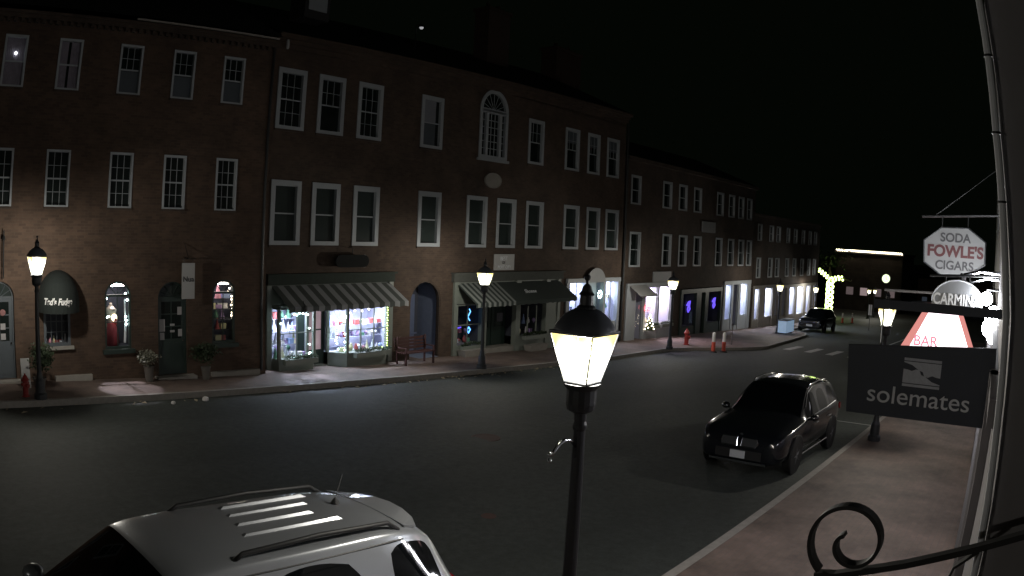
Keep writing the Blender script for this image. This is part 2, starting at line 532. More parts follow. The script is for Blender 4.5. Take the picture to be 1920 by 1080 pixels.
pavement('pavement_far', far_kerb, 22.5, 'kerb_far')
pavement('pavement_near', [(-30, 3.86), (0, 3.86), (20, 3.84), (62, 3.8)], -3.0, 'kerb_near', sgn=-1)
g = MB()
for i, y in enumerate((12.95, 11.65, 10.35, 9.05, 7.75, 6.45, 5.15)):
    x0 = 40.9 - 0.15 * i
    g.quad((x0, y - 0.22, gz(x0) + 0.006), (x0 + 2.9, y - 0.22, gz(x0 + 2.9) + 0.006), (x0 + 2.9, y + 0.22, gz(x0 + 2.9) + 0.006), (x0, y + 0.22, gz(x0) + 0.006))
struct(g.build('crosswalk_markings', M['paint']))
g = MB()
for x0, x1, y in ((47, 62, 8.9), (19.2, 19.32, 0)):
    if y: g.quad((x0, y - .07, gz(x0) + .006), (x1, y - .07, gz(x1) + .006), (x1, y + .07, gz(x1) + .006), (x0, y + .07, gz(x0) + .006))
g.quad((21.56, 3.95, gz(21.5) + .006), (21.62, 3.95, gz(21.62) + .006), (21.62, 6.3, gz(21.62) + .006), (21.56, 6.3, gz(21.5) + .006))
struct(g.build('lane_markings', M['paint']))
for x, y, r, lab in ((12.7, 10.6, 0.33, 'round iron manhole cover in the middle of the road beside the near lamp post'),
                     (8.7, 7.15, 0.12, 'tiny round valve cover in the road in front of the silver car')):
    tag(MB().lathe([(r, gz(x)), (r, gz(x) + .008), (r * .86, gz(x) + .008), (r * .84, gz(x) + .005)], (x, y, 0), 24).build('manhole_cover', mat('rusty_iron', (.11, .06, .05), .8, var=.3)), lab, 'manhole cover')

# ---------------------------------------------------------------- wall with openings
def wall(name, parent, u0, u1, z0, z1, holes, m, arches=(), depth=0.22, zt1=None):
    """front sheet at y=0 in local space; holes = (a,b,c,d) ; arches = indices of holes with a round top"""
    b = MB()
    us = sorted({u0, u1, *[h[0] for h in holes], *[h[1] for h in holes]})
    zs = sorted({z0, z1, *[h[2] for h in holes], *[h[3] for h in holes]})
    for a, c in zip(us[:-1], us[1:]):
        for d, e in zip(zs[:-1], zs[1:]):
            mu, mz = (a + c) / 2, (d + e) / 2
            if any(h[0] < mu < h[1] and h[2] < mz < h[3] for h in holes): continue
            e1 = e2 = e
            if zt1 is not None and e == z1:
                e1 = z1 + (zt1 - z1) * (a - u0) / (u1 - u0); e2 = z1 + (zt1 - z1) * (c - u0) / (u1 - u0)
            b.quad((a, 0, d), (c, 0, d), (c, 0, e2), (a, 0, e1))
    for i, (a, c, d, e) in enumerate(holes):
        if i in arches:
            r = (c - a) / 2; s = e - r; n = 14; cx = (a + c) / 2
            arc = [(cx - r * math.cos(math.pi * k / n), s + r * math.sin(math.pi * k / n)) for k in range(n + 1)]
            h = n // 2
            b.poly([(a, 0, e)] + [(p[0], 0, p[1]) for p in arc[:h + 1]])
            b.poly([(c, 0, e)] + [(p[0], 0, p[1]) for p in reversed(arc[h:])])
            for p, q in zip(arc[:-1], arc[1:]):
                b.quad((p[0], 0, p[1]), (q[0], 0, q[1]), (q[0], depth, q[1]), (p[0], depth, p[1]))
            e = s
        else:
            b.quad((a, 0, e), (c, 0, e), (c, depth, e), (a, depth, e))
        b.quad((a, 0, d), (a, 0, e), (a, depth, e), (a, depth, d))
        b.quad((c, 0, e), (c, 0, d), (c, depth, d), (c, depth, e))
        b.quad((c, 0, d), (a, 0, d), (a, depth, d), (c, depth, d))
    return b.build(name, m, parent)


def window(parent, a, c, d, e, cas=0.09, cols=3, rows=4, style='grid', m=None, y=0.0, pane='glassdark'):
    m = m or M['white']
    f = MB()
    yo, yi = y - 0.035, y + 0.10
    t = cas
    f.box(a, yo, d, a + t, yi, e); f.box(c - t, yo, d, c, yi, e)
    f.box(a + t, yo, e - t * 1.1, c - t, yi, e); f.box(a + t, yo, d, c - t, yi, d + t * 0.8)
    ia, ic, id_, ie = a + t, c - t, d + t * 0.8, e - t * 1.1
    mid = (id_ + ie) / 2
    f.box(ia, y + 0.045, mid - 0.02, ic, y + 0.085, mid + 0.02)
    w = 0.0065
    if style in ('grid', 'upper'):
        for k in range(1, cols):
            x = ia + (ic - ia) * k / cols
            f.box(x - w, y + 0.06, id_ if style == 'grid' else mid, x + w, y + 0.08, ie)
        for k in range(1, rows):
            if k * 2 == rows: continue
            z = id_ + (ie - id_) * k / rows
            if style == 'upper' and z < mid: continue
            f.box(ia, y + 0.062, z - w, ic, y + 0.078, z + w)
    o = f.build('window', m, parent)
    MB().box(a - 0.02, y - 0.05, d - 0.06, c + 0.02, y + 0.02, d - 0.002).build('sill', M['brick3'], o)
    MB().quad((ia, y + 0.09, id_), (ic, y + 0.09, id_), (ic, y + 0.09, ie), (ia, y + 0.09, ie)).build('pane', M[pane], o)
    return o


def blind(win, a, c, z0, z1, m='blind', y=0.05, name='blind'):
    return MB().box(a, y, z0, c, y + 0.006, z1).build(name, M[m], win)


# ---------------------------------------------------------------- street lamps
LAMP_W = 220.0


def make_lamp():
    root = empty('street_lamp')
    gb = 2.85                                       # height of the foot of the glass over the pavement
    MB().lathe([(0.17, 0), (0.17, 0.12), (0.13, 0.16), (0.12, 0.42), (0.085, 0.5), (0.07, 0.62)], n=16).build('base', M['lampiron'], root)
    p = MB().lathe([(0.062, 0.6), (0.058, 1.6), (0.05, 2.45), (0.062, 2.47), (0.062, 2.5), (0.05, 2.53), (0.055, 2.62)], n=14)
    p.build('post', M['lampiron'], root, smooth=False)
    MB().lathe([(0.06, 2.6), (0.115, 2.63), (0.125, 2.68), (0.125, 2.80), (0.15, 2.83), (0.155, gb)], n=16).build('collar', M['lampiron'], root)
    r0, r1, h = 0.15, 0.283, 0.415
    fr = MB()
    c0 = [(r0 * math.cos(math.pi / 4 + k * math.pi / 2), r0 * math.sin(math.pi / 4 + k * math.pi / 2), gb + .012) for k in range(4)]
    c1 = [(r1 * math.cos(math.pi / 4 + k * math.pi / 2), r1 * math.sin(math.pi / 4 + k * math.pi / 2), gb + h) for k in range(4)]
    for k in range(4):
        fr.tube([(c0[k][0] * 1.02, c0[k][1] * 1.02, c0[k][2]), (c1[k][0] * 1.01, c1[k][1] * 1.01, c1[k][2])], 0.006, 6)
        fr.tube([c0[k], c0[(k + 1) % 4]], 0.012, 6)
        fr.tube([c1[k], c1[(k + 1) % 4]], 0.009, 6)
    fr.build('lantern_frame', M['lampiron'], root)
    for k in range(4):
        j = (k + 1) % 4
        MB().quad(c0[k], c0[j], c1[j], c1[k]).build('glass_pane', M['lampglass'], root)
    t = gb + h
    ld = bpy.data.lights.new('bulb_light', 'POINT'); ld.energy = LAMP_W; ld.color = (1.0, .945, .83); ld.shadow_soft_size = .075
    lo = bpy.data.objects.new('bulb_light', ld); COL.objects.link(lo); lo.parent = root; lo.location = (0, 0, gb + .27)
    cap = MB()
    cap.lathe([(r1 + .012, t + .004), (r1 + .014, t + .016), (r1, t + .022)], n=4, rot=math.pi / 4)
    cap.lathe([(.255, t + .0225), (.252, t + .035), (.235, t + .07), (.205, t + .11), (.165, t + .15), (.125, t + .178), (.085, t + .195)], n=24)
    cap.build('cap', M['lampcap'], root, smooth=True)
    MB().lathe([(.085, t + .185), (.075, t + 0.21), (.056, t + 0.225), (.054, t + 0.30), (.066, t + 0.31), (.045, t + 0.335), (.036, t + 0.37), (.012, t + .40), (.010, t + .43)], n=14).build('vent', M['lampiron'], root)
    MB().ball((0, 0, t + 0.445), 0.027, 12, 8).build('finial', M['lampiron'], root)
    return root


lamp0 = make_lamp()
lamps = [(5.228, 3.364, 'tall black street lamp with glowing four-sided lantern, large and near beside the road'),
         (4.92, 17.55, 'lit black street lamp before the red brick wall beside the domed green awning'),
         (19.87, 16.88, 'lit black street lamp in front of the green and white striped shop awning'),
         (32.95, 16.35, 'lit black street lamp beside the red hydrant on the far pavement'),
         (50.0, 16.6, 'lit black street lamp beside the pale blue box on the far pavement'),
         (65.0, 18.2, 'small distant lit lamp behind the parked dark car'),
         (18.8, 3.34, 'lit street lamp on the near pavement half hidden behind the navy shoe shop sign'),
         (88.0, 18.0, 'first of the pair of distant lamps under the roofline of string lights'),
         (-8.4, 3.36, 'lit black street lamp up the hill outside the picture on the near pavement'),
         (32.4, 3.3, 'small lit lamp farther down the near pavement behind the lit wedge sign'),
         (93.0, 18.3, 'second of the pair of distant lamps under the roofline of string lights')]
for i, (x, y, lab) in enumerate(lamps):
    o = lamp0 if i == 0 else copy_tree(lamp0)
    o.location = (x, y, gz(x) + (0.15 if x < 60 else 0))
    tag(o, lab, 'street lamp', 'black lantern street lamps')
# ornamental arm on the near lamp post
arm = MB()
px, pz = 5.228, 2.36
# (local coords relative to the lamp, the arm points up the street towards the camera side)
az = 2.36
arm.tube([(-0.05, 0, az - .04), (-0.12, 0, az + .03), (-0.20, 0, az + .045), (-0.28, 0, az + .03), (-0.34, 0, az - .01), (-0.385, 0, az - .05)], [.012, .014, .018, .02, .018, .012], 8)
arm.ball((-0.41, 0, az - .03), 0.02, 10, 6); arm.ball((-0.405, 0, az - .085), 0.022, 10, 6)
arm.build('scroll_arm', M['chrome'], lamp0, smooth=True)

# ---------------------------------------------------------------- shop contents helpers
rg = random.Random(11)


def bulbs(parent, pts, m, r=0.02):
    me = None
    for p in pts:
        if me is None:
            o = MB().ball((0, 0, 0), r, 6, 4).build('bulb', M[m], parent, loc=p); me = o.data
        else:
            o = bpy.data.objects.new('bulb', me); COL.objects.link(o); o.parent = parent; o.location = p
    return me


def string_lights(parent_frame, pts, m, label, r=0.02, group=None):
    """a wire with bulbs, in the local frame of a building but a thing of its own"""
    root = empty('string_lights', label=label, cat='string lights', group=group)
    root.matrix_world = parent_frame.copy()
    MB().tube(pts, 0.003, 4).build('wire', M['iron'], root)
    bulbs(root, pts, m, r)
    return root


PASTEL = [(0.75, 0.72, 0.78), (0.45, 0.32, 0.62), (0.75, 0.35, 0.45), (0.30, 0.40, 0.70), (0.72, 0.70, 0.45), (0.80, 0.80, 0.84), (0.5, 0.12, 0.12), (0.12, 0.3, 0.2), (0.7, 0.75, 0.85)]
pm = [mat('merchandise_%s' % n, c, 0.6, var=0.1) for n, c in zip('white lilac pink blue cream pale red green ice'.split(), PASTEL)]
GOODS = []
g1 = MB().box(-.09, -.07, 0, .09, .07, .13); g1.box(-.095, -.075, .13, .095, .075, .16)
g2 = MB().lathe([(.05, 0), (.075, .06), (.06, .15), (.03, .2), (.04, .23)], n=12)
g3 = MB(); g3.lathe([(.02, 0), (.02, .04)], n=8); g3.ball((0, 0, .11), .075, 10, 8)
g4 = MB(); g4.lathe([(.09, 0), (.05, .16), (.015, .32)], n=10); g4.ball((0, 0, .34), .025, 8, 6)
g5 = MB().box(-.13, -.05, 0, .13, .05, .045); g5.box(-.12, -.045, .048, .12, .045, .09); g5.box(-.125, -.05, .093, .125, .05, .13)
PROTO = [(g1, 'gift_box'), (g2, 'vase'), (g3, 'ornament'), (g4, 'candle_tree'), (g5, 'folded_garment')]
PMESH = {}


def goods(frame, a, c, y, zs, group, step=0.24, lab=None, scale=1.0):
    for z in zs:
        x = a + 0.1
        while x < c - 0.08:
            k = rg.randrange(len(PROTO)); mi = rg.randrange(len(pm))
            key = (k, mi)
            if key not in PMESH:
                o = PROTO[k][0].build(PROTO[k][1], pm[mi], smooth=k in (1, 2)); PMESH[key] = o.data
            else:
                o = bpy.data.objects.new(PROTO[k][1], PMESH[key]); COL.objects.link(o)
            s = rg.uniform(.85, 1.25) * scale
            o.matrix_world = frame @ Matrix.Translation((x, y + rg.uniform(-.06, .06), z)) @ Matrix.Diagonal((s, s, s, 1)) @ Matrix.Rotation(rg.uniform(-.4, .4), 4, 'Z')
            nm = PROTO[k][1].replace('_', ' ')
            tag(o, '%s among the merchandise in %s' % (nm, lab), nm, group)
            x += step * rg.uniform(.8, 1.3) * scale


def room(parent, a, c, z0, z1, depth, m='shopwall', light='shoplight', y=0.12, lw=0.35, ly=0.35, floor='shopfloor'):
    r = MB()
    r.quad((a, y + depth, z0), (c, y + depth, z0), (c, y + depth, z1), (a, y + depth, z1))
    r.quad((a, y, z0), (a, y + depth, z0), (a, y + depth, z1), (a, y, z1))
    r.quad((c, y + depth, z0), (c, y, z0), (c, y, z1), (c, y + depth, z1))
    r.quad((a, y, z1), (a, y + depth, z1), (c, y + depth, z1), (c, y, z1))
    r.cur = 1
    r.quad((a, y, z0), (c, y, z0), (c, y + depth, z0), (a, y + depth, z0))
    o = r.build('display_interior', [M[m], M[floor]], parent)
    if light:
        MB().box(a + .15, y + ly, z1 - .06, c - .15, y + ly + lw, z1 - .02).build('strip_light', M[light], o)
    return o


def shelf(interior, a, c, y, z, w=0.25):
    return MB().box(a, y - w / 2, z - .02, c, y + w / 2, z).build('shelf', M['shopwall'], interior)


def frame_m(o):
    bpy.context.view_layer.update()
    return o.matrix_world.copy()


def arch_frame(a, c, d, e, t, y0, y1, mb=None, fan=0, bar=None):
    """round headed frame with optional fanlight bars"""
    f = mb or MB()
    r = (c - a) / 2; cx = (a + c) / 2; s = e - r; n = 16
    f.box(a, y0, d, a + t, y1, s); f.box(c - t, y0, d, c, y1, s)
    for k in range(n):
        p, q = math.pi * k / n, math.pi * (k + 1) / n
        pts = [(cx - R * math.cos(w), y, s + R * math.sin(w)) for y in (y0, y1) for (R, w) in ((r, p), (r, q), (r - t, q), (r - t, p))]
        f.hexa([pts[0], pts[1], pts[2], pts[3], pts[4], pts[5], pts[6], pts[7]])
    if bar is not None:
        f.box(a + t, y0, bar - .03, c - t, y1, bar + .03)
    for k in range(1, fan):
        w = math.pi * k / fan
        f.tube([(cx - .06 * math.cos(w), (y0 + y1) / 2, s + .06 * math.sin(w)), (cx - (r - t) * math.cos(w), (y0 + y1) / 2, s + (r - t) * math.sin(w))], 0.011, 5)
    return f


def arch_pane(a, c, d, e, y):
    r = (c - a) / 2; cx = (a + c) / 2; s = e - r; n = 16
    return MB().poly([(a, y, d), (c, y, d)] + [(cx + r * math.cos(math.pi * k / n), y, s + r * math.sin(math.pi * k / n)) for k in range(n + 1)])


# ================================================================ LEFT BRICK BUILDING (frame L)
LA = -math.atan(0.1151)
L = empty('brick_building', (0, 20.4025, 0), LA, 'red brick three storey building with arched ground floor openings beside the leftmost far lamp', 'building')
LM = frame_m(L)
Ltop = [(4.20, 4.87), (5.79, 6.48), (7.60, 8.29), (9.22, 9.91), (10.80, 11.49)]
Lmid = [(4.12, 4.80), (5.74, 6.43), (7.58, 8.27), (9.19, 9.87), (10.81, 11.48)]
dA = (4.08, 4.92, 0.02, 2.52)
w1 = (5.76, 6.53, 0.82, 2.1)
wA = (7.55, 8.33, 0.66, 2.47)
dB = (9.14, 10.04, -0.15, 2.43)
wC = (10.82, 11.56, 0.66, 2.46)
holes = [dA, w1, wA, dB, wC] + [(a, b, 7.44, 8.81) for a, b in Ltop] + [(a, b, 4.40, 5.87) for a, b in Lmid]
for u in (-2.6, -1.0, 0.6, 2.3):
    holes += [(u, u + .69, 7.44, 8.81), (u, u + .69, 4.40, 5.87)]
wall('wall', L, -6, 12.56, -1.2, 9.25, holes, M['brick'], arches=(0, 2, 3, 4))
b = MB(); b.box(-6, .3, 2.75, 12.56, 10, 9.2); b.box(-6, 4.2, -1.2, 12.56, 10, 2.75); b.quad((12.56, 0, -1.2), (12.56, .3, -1.2), (12.56, .3, 9.25), (12.56, 0, 9.25))
b.box(12.4, .05, -1.2, 12.55, 4.2, 2.75)
b.build('rear_wall', M['brick3'], L)
b = MB(); b.box(-6, -.16, 9.25, 12.5, .3, 9.36); b.box(-6, -.24, 9.36, 12.5, .3, 9.44)
for k in range(90): b.box(-5.9 + k * .205, -.13, 9.15, -5.8 + k * .205, -.002, 9.25)
b.build('cornice', M['brick3'], L)
MB().box(7.9, -.33, 9.46, 12.40, -.25, 9.50).build('gutter', M['stone'], L)  # gutter's highlight put into the pale colour and short length
b = MB(); b.quad((-6, -.36, 9.54), (12.5, -.36, 9.54), (12.5, 5, 12.3), (-6, 5, 12.3)); b.quad((-6, 5, 12.3), (12.5, 5, 12.3), (12.5, 10, 9.5), (-6, 10, 9.5)); b.build('roof', M['roof'], L)
MB().tube([(12.38, -.09, 9.4), (12.38, -.09, -.2)], .045, 8).build('downpipe', M['iron'], L)
for i, (a, c) in enumerate(Ltop):
    w = window(L, a, c, 7.44, 8.81, .06, 3, 4, 'none' if i < 2 else 'upper', pane='glassdark')
    if i < 2:
        cur = MB()
        n = 22
        for k in range(n):
            xa, xb = a + .06 + (c - a - .12) * k / n, a + .06 + (c - a - .12) * (k + 1) / n
            if i == 1 and 8 < k < 12: continue
            cur.quad((xa, .086 - .012 * (k % 2), 7.5), (xb, .086 - .012 * ((k + 1) % 2), 7.5), (xb, .086 - .012 * ((k + 1) % 2), 8.74), (xa, .086 - .012 * (k % 2), 8.74))
        cur.build('curtain', M['curtain'], w)
        if i == 0:
            MB().ball((4.56, .045, 8.33), .035, 10, 6, 1.3).build('pane_glint', emi('pane_glint_glow', (.9, .95, 1), 6), w)  # glowing ball added in place of a light reflected in the pane
    else:
        MB().box(a + .06, .075, 7.49, c - .06, .082, 8.08).build('blind', M['blinddim'], w)
for i, (a, c) in enumerate(Lmid):
    window(L, a, c, 4.40, 5.87, .055, 3, 4, 'grid')
for u in (-2.6, -1.0, 0.6, 2.3):
    window(L, u, u + .69, 7.44, 8.81, .06, 3, 4, 'upper'); window(L, u, u + .69, 4.40, 5.87, .055, 3, 4, 'grid')


# doors
def panel_door(parent, a, c, d, e, m, lights=(2, 3), papers=(), y=.14):
    r = (c - a) / 2; s = e - r
    f = arch_frame(a, c, d, e, .05, y - .04, y + .03, fan=6, bar=s)
    fr = f.build('door_frame', m, parent)
    arch_pane(a + .05, c - .05, s, e - .05, y + .01).build('fanlight', M['glassgreen'], fr)
    dr = MB()
    A, C, D, E_ = a + .05, c - .05, d, s - .03
    zl = D + (E_ - D) * .47
    cols, rows = lights
    dr.box(A, y - .01, D, C, y + .03, zl)
    dr.box(A + .08, y - .022, D + .1, (A + C) / 2 - .04, y - .011, zl - .1); dr.box((A + C) / 2 + .04, y - .022, D + .1, C - .08, y - .011, zl - .1)
    dr.box(A, y - .01, zl, A + .09, y + .03, E_); dr.box(C - .09, y - .01, zl, C, y + .03, E_); dr.box(A + .09, y - .01, E_ - .08, C - .09, y + .03, E_)
    for k in range(1, cols):
        x = A + .09 + (C - A - .18) * k / cols; dr.box(x - .015, y - .008, zl, x + .015, y + .028, E_ - .08)
    for k in range(1, rows):
        z = zl + (E_ - .08 - zl) * k / rows; dr.box(A + .09, y - .006, z - .015, C - .09, y + .026, z + .015)
    o = dr.build('door', m, parent)
    MB().quad((A + .09, y + .012, zl), (C - .09, y + .012, zl), (C - .09, y + .012, E_ - .08), (A + .09, y + .012, E_ - .08)).build('door_glass', M['glassdark'], o)
    MB().ball((C - .05, y - .045, zl - .05), .028, 8, 6).build('handle', M['chrome'], o)
    for (x, z, w, h, mm_) in papers:
        MB().box(x, y - .012, z, x + w, y - .009, z + h).build('notice', mm_, o)
    return o


noticem = mat('paper_notice', (.42, .41, .42), .8, var=.2, scale=18)
wreathm = mat('pink_wreath', (.30, .15, .15), .9, var=.4, scale=30)
pd = panel_door(L, *dA, M['greydoor'], (2, 3), [(4.27, 1.28, .13, .16, noticem), (4.53, 1.28, .14, .16, noticem), (4.53, 1.02, .14, .16, noticem), (4.27, 1.02, .12, .16, noticem)])
for x in (4.34, 4.60): MB().lathe([(.075, .0), (.085, -.01), (.07, -.02)], (x, .12, 1.72), 14, 'y').build('wreath', wreathm, pd)
panel_door(L, *dB, M['dkgreen'], (2, 3), [(9.22, 1.05, .17, .34, noticem), (9.24, .82, .13, .2, noticem), (9.78, 1.5, .13, .22, noticem), (9.55, 1.2, .14, .06, noticem), (9.55, 1.02, .14, .06, noticem), (9.8, .9, .12, .2, noticem)])
MB().box(3.9, -.35, -.2, 5.1, 0, .02).build('doorstep', M['stone'], L)
MB().box(9.0, -.35, -.36, 10.2, 0, -.15).build('doorstep', M['stone'], L)
# small shop window under the dome
f = MB(); a, c, d, e = w1; f.box(a, -.03, d, a + .07, .12, e); f.box(c - .07, -.03, d, c, .12, e); f.box(a + .07, -.03, d, c - .07, .12, d + .08); f.box(a + .07, -.03, e - .08, c - .07, .12, e)
for k in (1, 2, 3): f.box(a + .07 + (c - a - .14) * k / 4 - .01, .06, d + .08, a + .07 + (c - a - .14) * k / 4 + .01, .09, e - .08)
for k in (1, 2, 3): f.box(a + .07, .06, d + .08 + 1.1 * k / 4 - .01, c - .07, .09, d + .08 + 1.1 * k / 4 + .01)
o = f.build('window', M['greydoor'], L)
MB().box(a - .08, -.1, d - .09, c + .08, .02, d - .002).build('sill', M['stone'], o)
MB().quad((a, .1, d), (c, .1, d), (c, .1, e), (a, .1, e)).build('pane', M['clear'], o)
room(L, a, c, d, e, .7, m='darkroom', light=None)
goods(LM, a, c, .3, [d + .005], 'goods in the window under the dome', .16, 'the small window under the dome awning', .7)

for nm, (a, c, d, e), tall in (('A', wA, 1), ('C', wC, 0)):
    f = arch_frame(a, c, d, e, .055, .02, .12, fan=4, bar=e - (c - a) / 2)
    s = e - (c - a) / 2
    f.box((a + c) / 2 - .011, .05, d, (a + c) / 2 + .011, .08, s); f.box(a + .05, .05, (d + s) / 2 - .011, c - .05, .08, (d + s) / 2 + .011)
    f.box(a + .055, .02, d, c - .055, .12, d + .06)
    o = f.build('window', M['dkgreen'], L)
    MB().box(a - .08, -.1, d - .12, c + .08, .02, d - .002).build('sill', M['dkgreen'], o)
    arch_pane(a, c, d, e, .1).build('pane', M['clear'], o)
    r = MB(); r.quad((a - .1, 1.0, d), (c + .1, 1.0, d), (c + .1, 1.0, e), (a - .1, 1.0, e)); r.quad((a - .1, .14, d), (a - .1, 1, d), (a - .1, 1, e), (a - .1, .14, e)); r.quad((c + .1, 1, d), (c + .1, .14, d), (c + .1, .14, e), (c + .1, 1, e))
    r.quad((a - .1, .14, e), (a - .1, 1, e), (c + .1, 1, e), (c + .1, .14, e)); r.quad((a - .1, .14, d), (c + .1, .14, d), (c + .1, 1, d), (a - .1, 1, d))
    io = r.build('display_interior', M['darkroom'], L)
    MB().box(a + .08, .3, e - .16, c - .08, .62, e - .12).build('strip_light', emi('dim_display_light', (1, .9, .85), 11 if nm == 'A' else 8), io)
# display in window A: a mannequin-like dress form with red skirt and a lit wreath ball
dress = empty('dress_form', label='red skirted dress form standing in the tall arched window with fairy lights', cat='dress form')
dress.matrix_world = LM @ Matrix.Translation((7.86, .5, .67))
MB().lathe([(.10, 0), (.20, .02), (.24, .1), (.21, .45), (.12, .62), (.10, .68)], n=14).build('skirt', mat('deep_red_cloth', (.22, .02, .03), .85, var=.3), dress, smooth=True)
MB().lathe([(.10, .67), (.14, .85), (.17, 1.0), (.08, 1.08), (.04, 1.12), (.04, 1.18)], n=14).build('bodice', mat('cream_cloth', (.5, .42, .35), .85, var=.3), dress, smooth=True)
bl = empty('display_lamp', label='glowing yellow white display lamp behind the dress form', cat='lamp')
bl.matrix_world = LM @ Matrix.Translation((7.92, .34, 1.46))
MB().ball((0, 0, 0), .085, 12, 8, 1.25).build('globe', emi('yellow_white_globe', (1, .93, .62), 3.2), bl)
MB().ball((.02, -.07, -.1), .05, 10, 8, 2.0).build('red_drop', M['red'], bl)
for x, lab in ((7.62, 'cream scarf hanging at one side of the dress form window'), (8.22, 'white scarf hanging beside the dress form nearest the doorway')):
    s = MB().tube([(x, .28, 1.95), (x + .02, .27, 1.3), (x - .01, .26, .78)], [.02, .035, .04], 6)
    o = s.build('scarf', pm[4] if x < 8 else pm[5]); o.matrix_world = LM; tag(o, lab, 'scarf')
goods(LM, wC[0], wC[1], .45, [.68, 1.0, 1.3, 1.6, 1.9], 'knitwear and gifts in the second arched window', .2, 'the arched window beside the dark green door', 1.0)
for z in (1.0, 1.3, 1.6, 1.9): MB().box(wC[0], .3, z - .02, wC[1], .6, z - .001).build('shelf', M['darkroom'], io)
cw = [(10.86, .0, 1.72), (10.85, .0, 1.86), (10.86, .0, 1.98), (11.06, .0, 2.37), (11.24, .0, 2.42), (11.36, .0, 2.34), (11.43, 0, 2.2), (11.38, 0, 2.1), (11.5, .0, 1.97), (11.5, .0, 1.88), (11.53, .0, 1.8), (11.49, .0, 1.72), (11.53, .0, 1.62), (11.52, .0, 1.5), (11.5, .0, 1.42), (11.53, 0, 1.36)]
string_lights(LM, [(x, .135, z) for x, y, z in cw], 'bulbwarm', 'warm fairy lights around the arched window beyond the dark green door', .026)
aw_ = [(7.63, 0, 1.5), (7.7, 0, 1.52), (7.63, 0, 2.0), (7.82, 0, 2.34), (7.92, 0, 2.4), (8.2, 0, 2.12), (8.25, 0, 1.95), (8.21, 0, 1.5), (8.22, 0, 1.4), (8.22, 0, 1.3)]
string_lights(LM, [(x, .135, z) for x, y, z in aw_], 'bulbcool', 'white fairy lights around the arched window of the dress form', .032)

# dome awning
dome = empty('dome_awning', label='dark green half dome awning with white script over a small shop window', cat='awning')
dome.matrix_world = LM @ Matrix.Translation((6.18, 0, 1.93))
b = MB(); n, m_ = 18, 9
R1, R2, HZ = .60, .80, .86
grid = [[(R1 * math.cos(math.pi * i / n), -.01 - R2 * math.sin(math.pi * i / n) * math.cos(math.pi / 2 * j / m_), HZ * math.sin(math.pi / 2 * j / m_)) for i in range(n + 1)] for j in range(m_ + 1)]
for j in range(m_ + 1):
    k = math.cos(math.pi / 2 * j / m_)
    grid[j] = [(x * k if j else x, y, z) for x, y, z in grid[j]]
for j in range(m_):
    for i in range(n):
        b.quad(grid[j][i], grid[j][i + 1], grid[j + 1][i + 1], grid[j + 1][i])
for i in range(n):
    p, q = grid[0][i], grid[0][i + 1]
    b.quad((p[0], p[1], -.2), (q[0], q[1], -.2), q, p)
b.build('canopy', M['awgreen'], dome)
dt = text('lettering', "Ted's Fudge", .225, M['whiteink'], dome, (0, 0, 0), (0, 0, 0), .004, bold=.008, shear=.25, sx=1)
for v in dt.data.vertices:              # bend the script round the front of the canopy
    a = v.co.x * .86 / .70 - math.radians(14)
    rr_ = (.012 + v.co.z)
    v.co = Vector(((R1 + rr_) * math.sin(a), -(R2 + rr_) * math.cos(a), .10 + v.co.y))

# hanging blade sign
hs = empty('hanging_sign', label='tall narrow white sign with dark lettering hanging beside the dark green door', cat='sign')
hs.matrix_world = LM @ Matrix.Translation((9.93, -.35, 1.98))
MB().box(-.19, -.02, 0, .19, .02, .97).build('board', M['signwhite'], hs)
text('lettering', 'Nua', .2, M['ink'], hs, (0, -.024, .53), bold=.004)
MB().tube([(-.2, 0, 1.08), (.22, 0, 1.08)], .012, 6).tube([(-.13, 0, .97), (-.13, 0, 1.08)], .006, 5).tube([(.13, 0, .97), (.13, 0, 1.08)], .006, 5).tube([(0, 0, 1.08), (0, .35, 1.12)], .014, 6).tube([(0, .34, 1.5), (0, .0, 1.08)], .008, 6).build('bracket', M['iron'], hs)
# iron flag rod
fr_ = empty('wall_bracket', label='thin upright black iron rod fixed above the grey arched door', cat='bracket')
fr_.matrix_world = LM @ Matrix.Translation((4.61, -.12, 2.6))
MB().tube([(0, 0, 0), (0, 0, 1.2)], .018, 6).tube([(0, .12, .3), (0, 0, .3)], .012, 6).tube([(0, .12, 1.0), (0, 0, 1.0)], .012, 6).lathe([(.03, .95), (.045, 1.0), (.03, 1.06)], n=8).build('rod', M['iron'], fr_)


# ---------------------------------------------------------------- planting
def bush(name, loc, rx, rz, n, label, cat, leafm='foliage', pot=True, potr=.18, poth=.3, size=.05, stem=0, group=None):
    root = empty(name, loc, 0, label, cat, group)
    zz = 0
    if pot:
        MB().lathe([(potr * .75, 0), (potr, poth * .9), (potr * 1.12, poth * .9), (potr * 1.12, poth), (potr * .95, poth)], n=14).build('pot', M['pot'], root); zz = poth
    if stem: MB().tube([(0, 0, zz - .05), (.01, 0, zz + stem)], .022, 6).build('stem', M['trunk'], root)
    rnd = random.Random(int(loc[0] * 100))
    fm = MB()
    for k in range(7):
        a = rnd.uniform(0, 6.28); q = rnd.uniform(0, .45)
        fm.leaves((rx * q * math.cos(a), rx * q * math.sin(a), zz + stem + rz * rnd.uniform(.6, 1.3)), rx * .7, rx * .7, rz * .6, n // 7, size, rnd)
    fm.build('foliage', M[leafm], root)
    return root


def Lp(u, y, z=None):
    p = LM @ Vector((u, y, 0)); return (p.x, p.y, gz(p.x) + .155 if z is None else z)


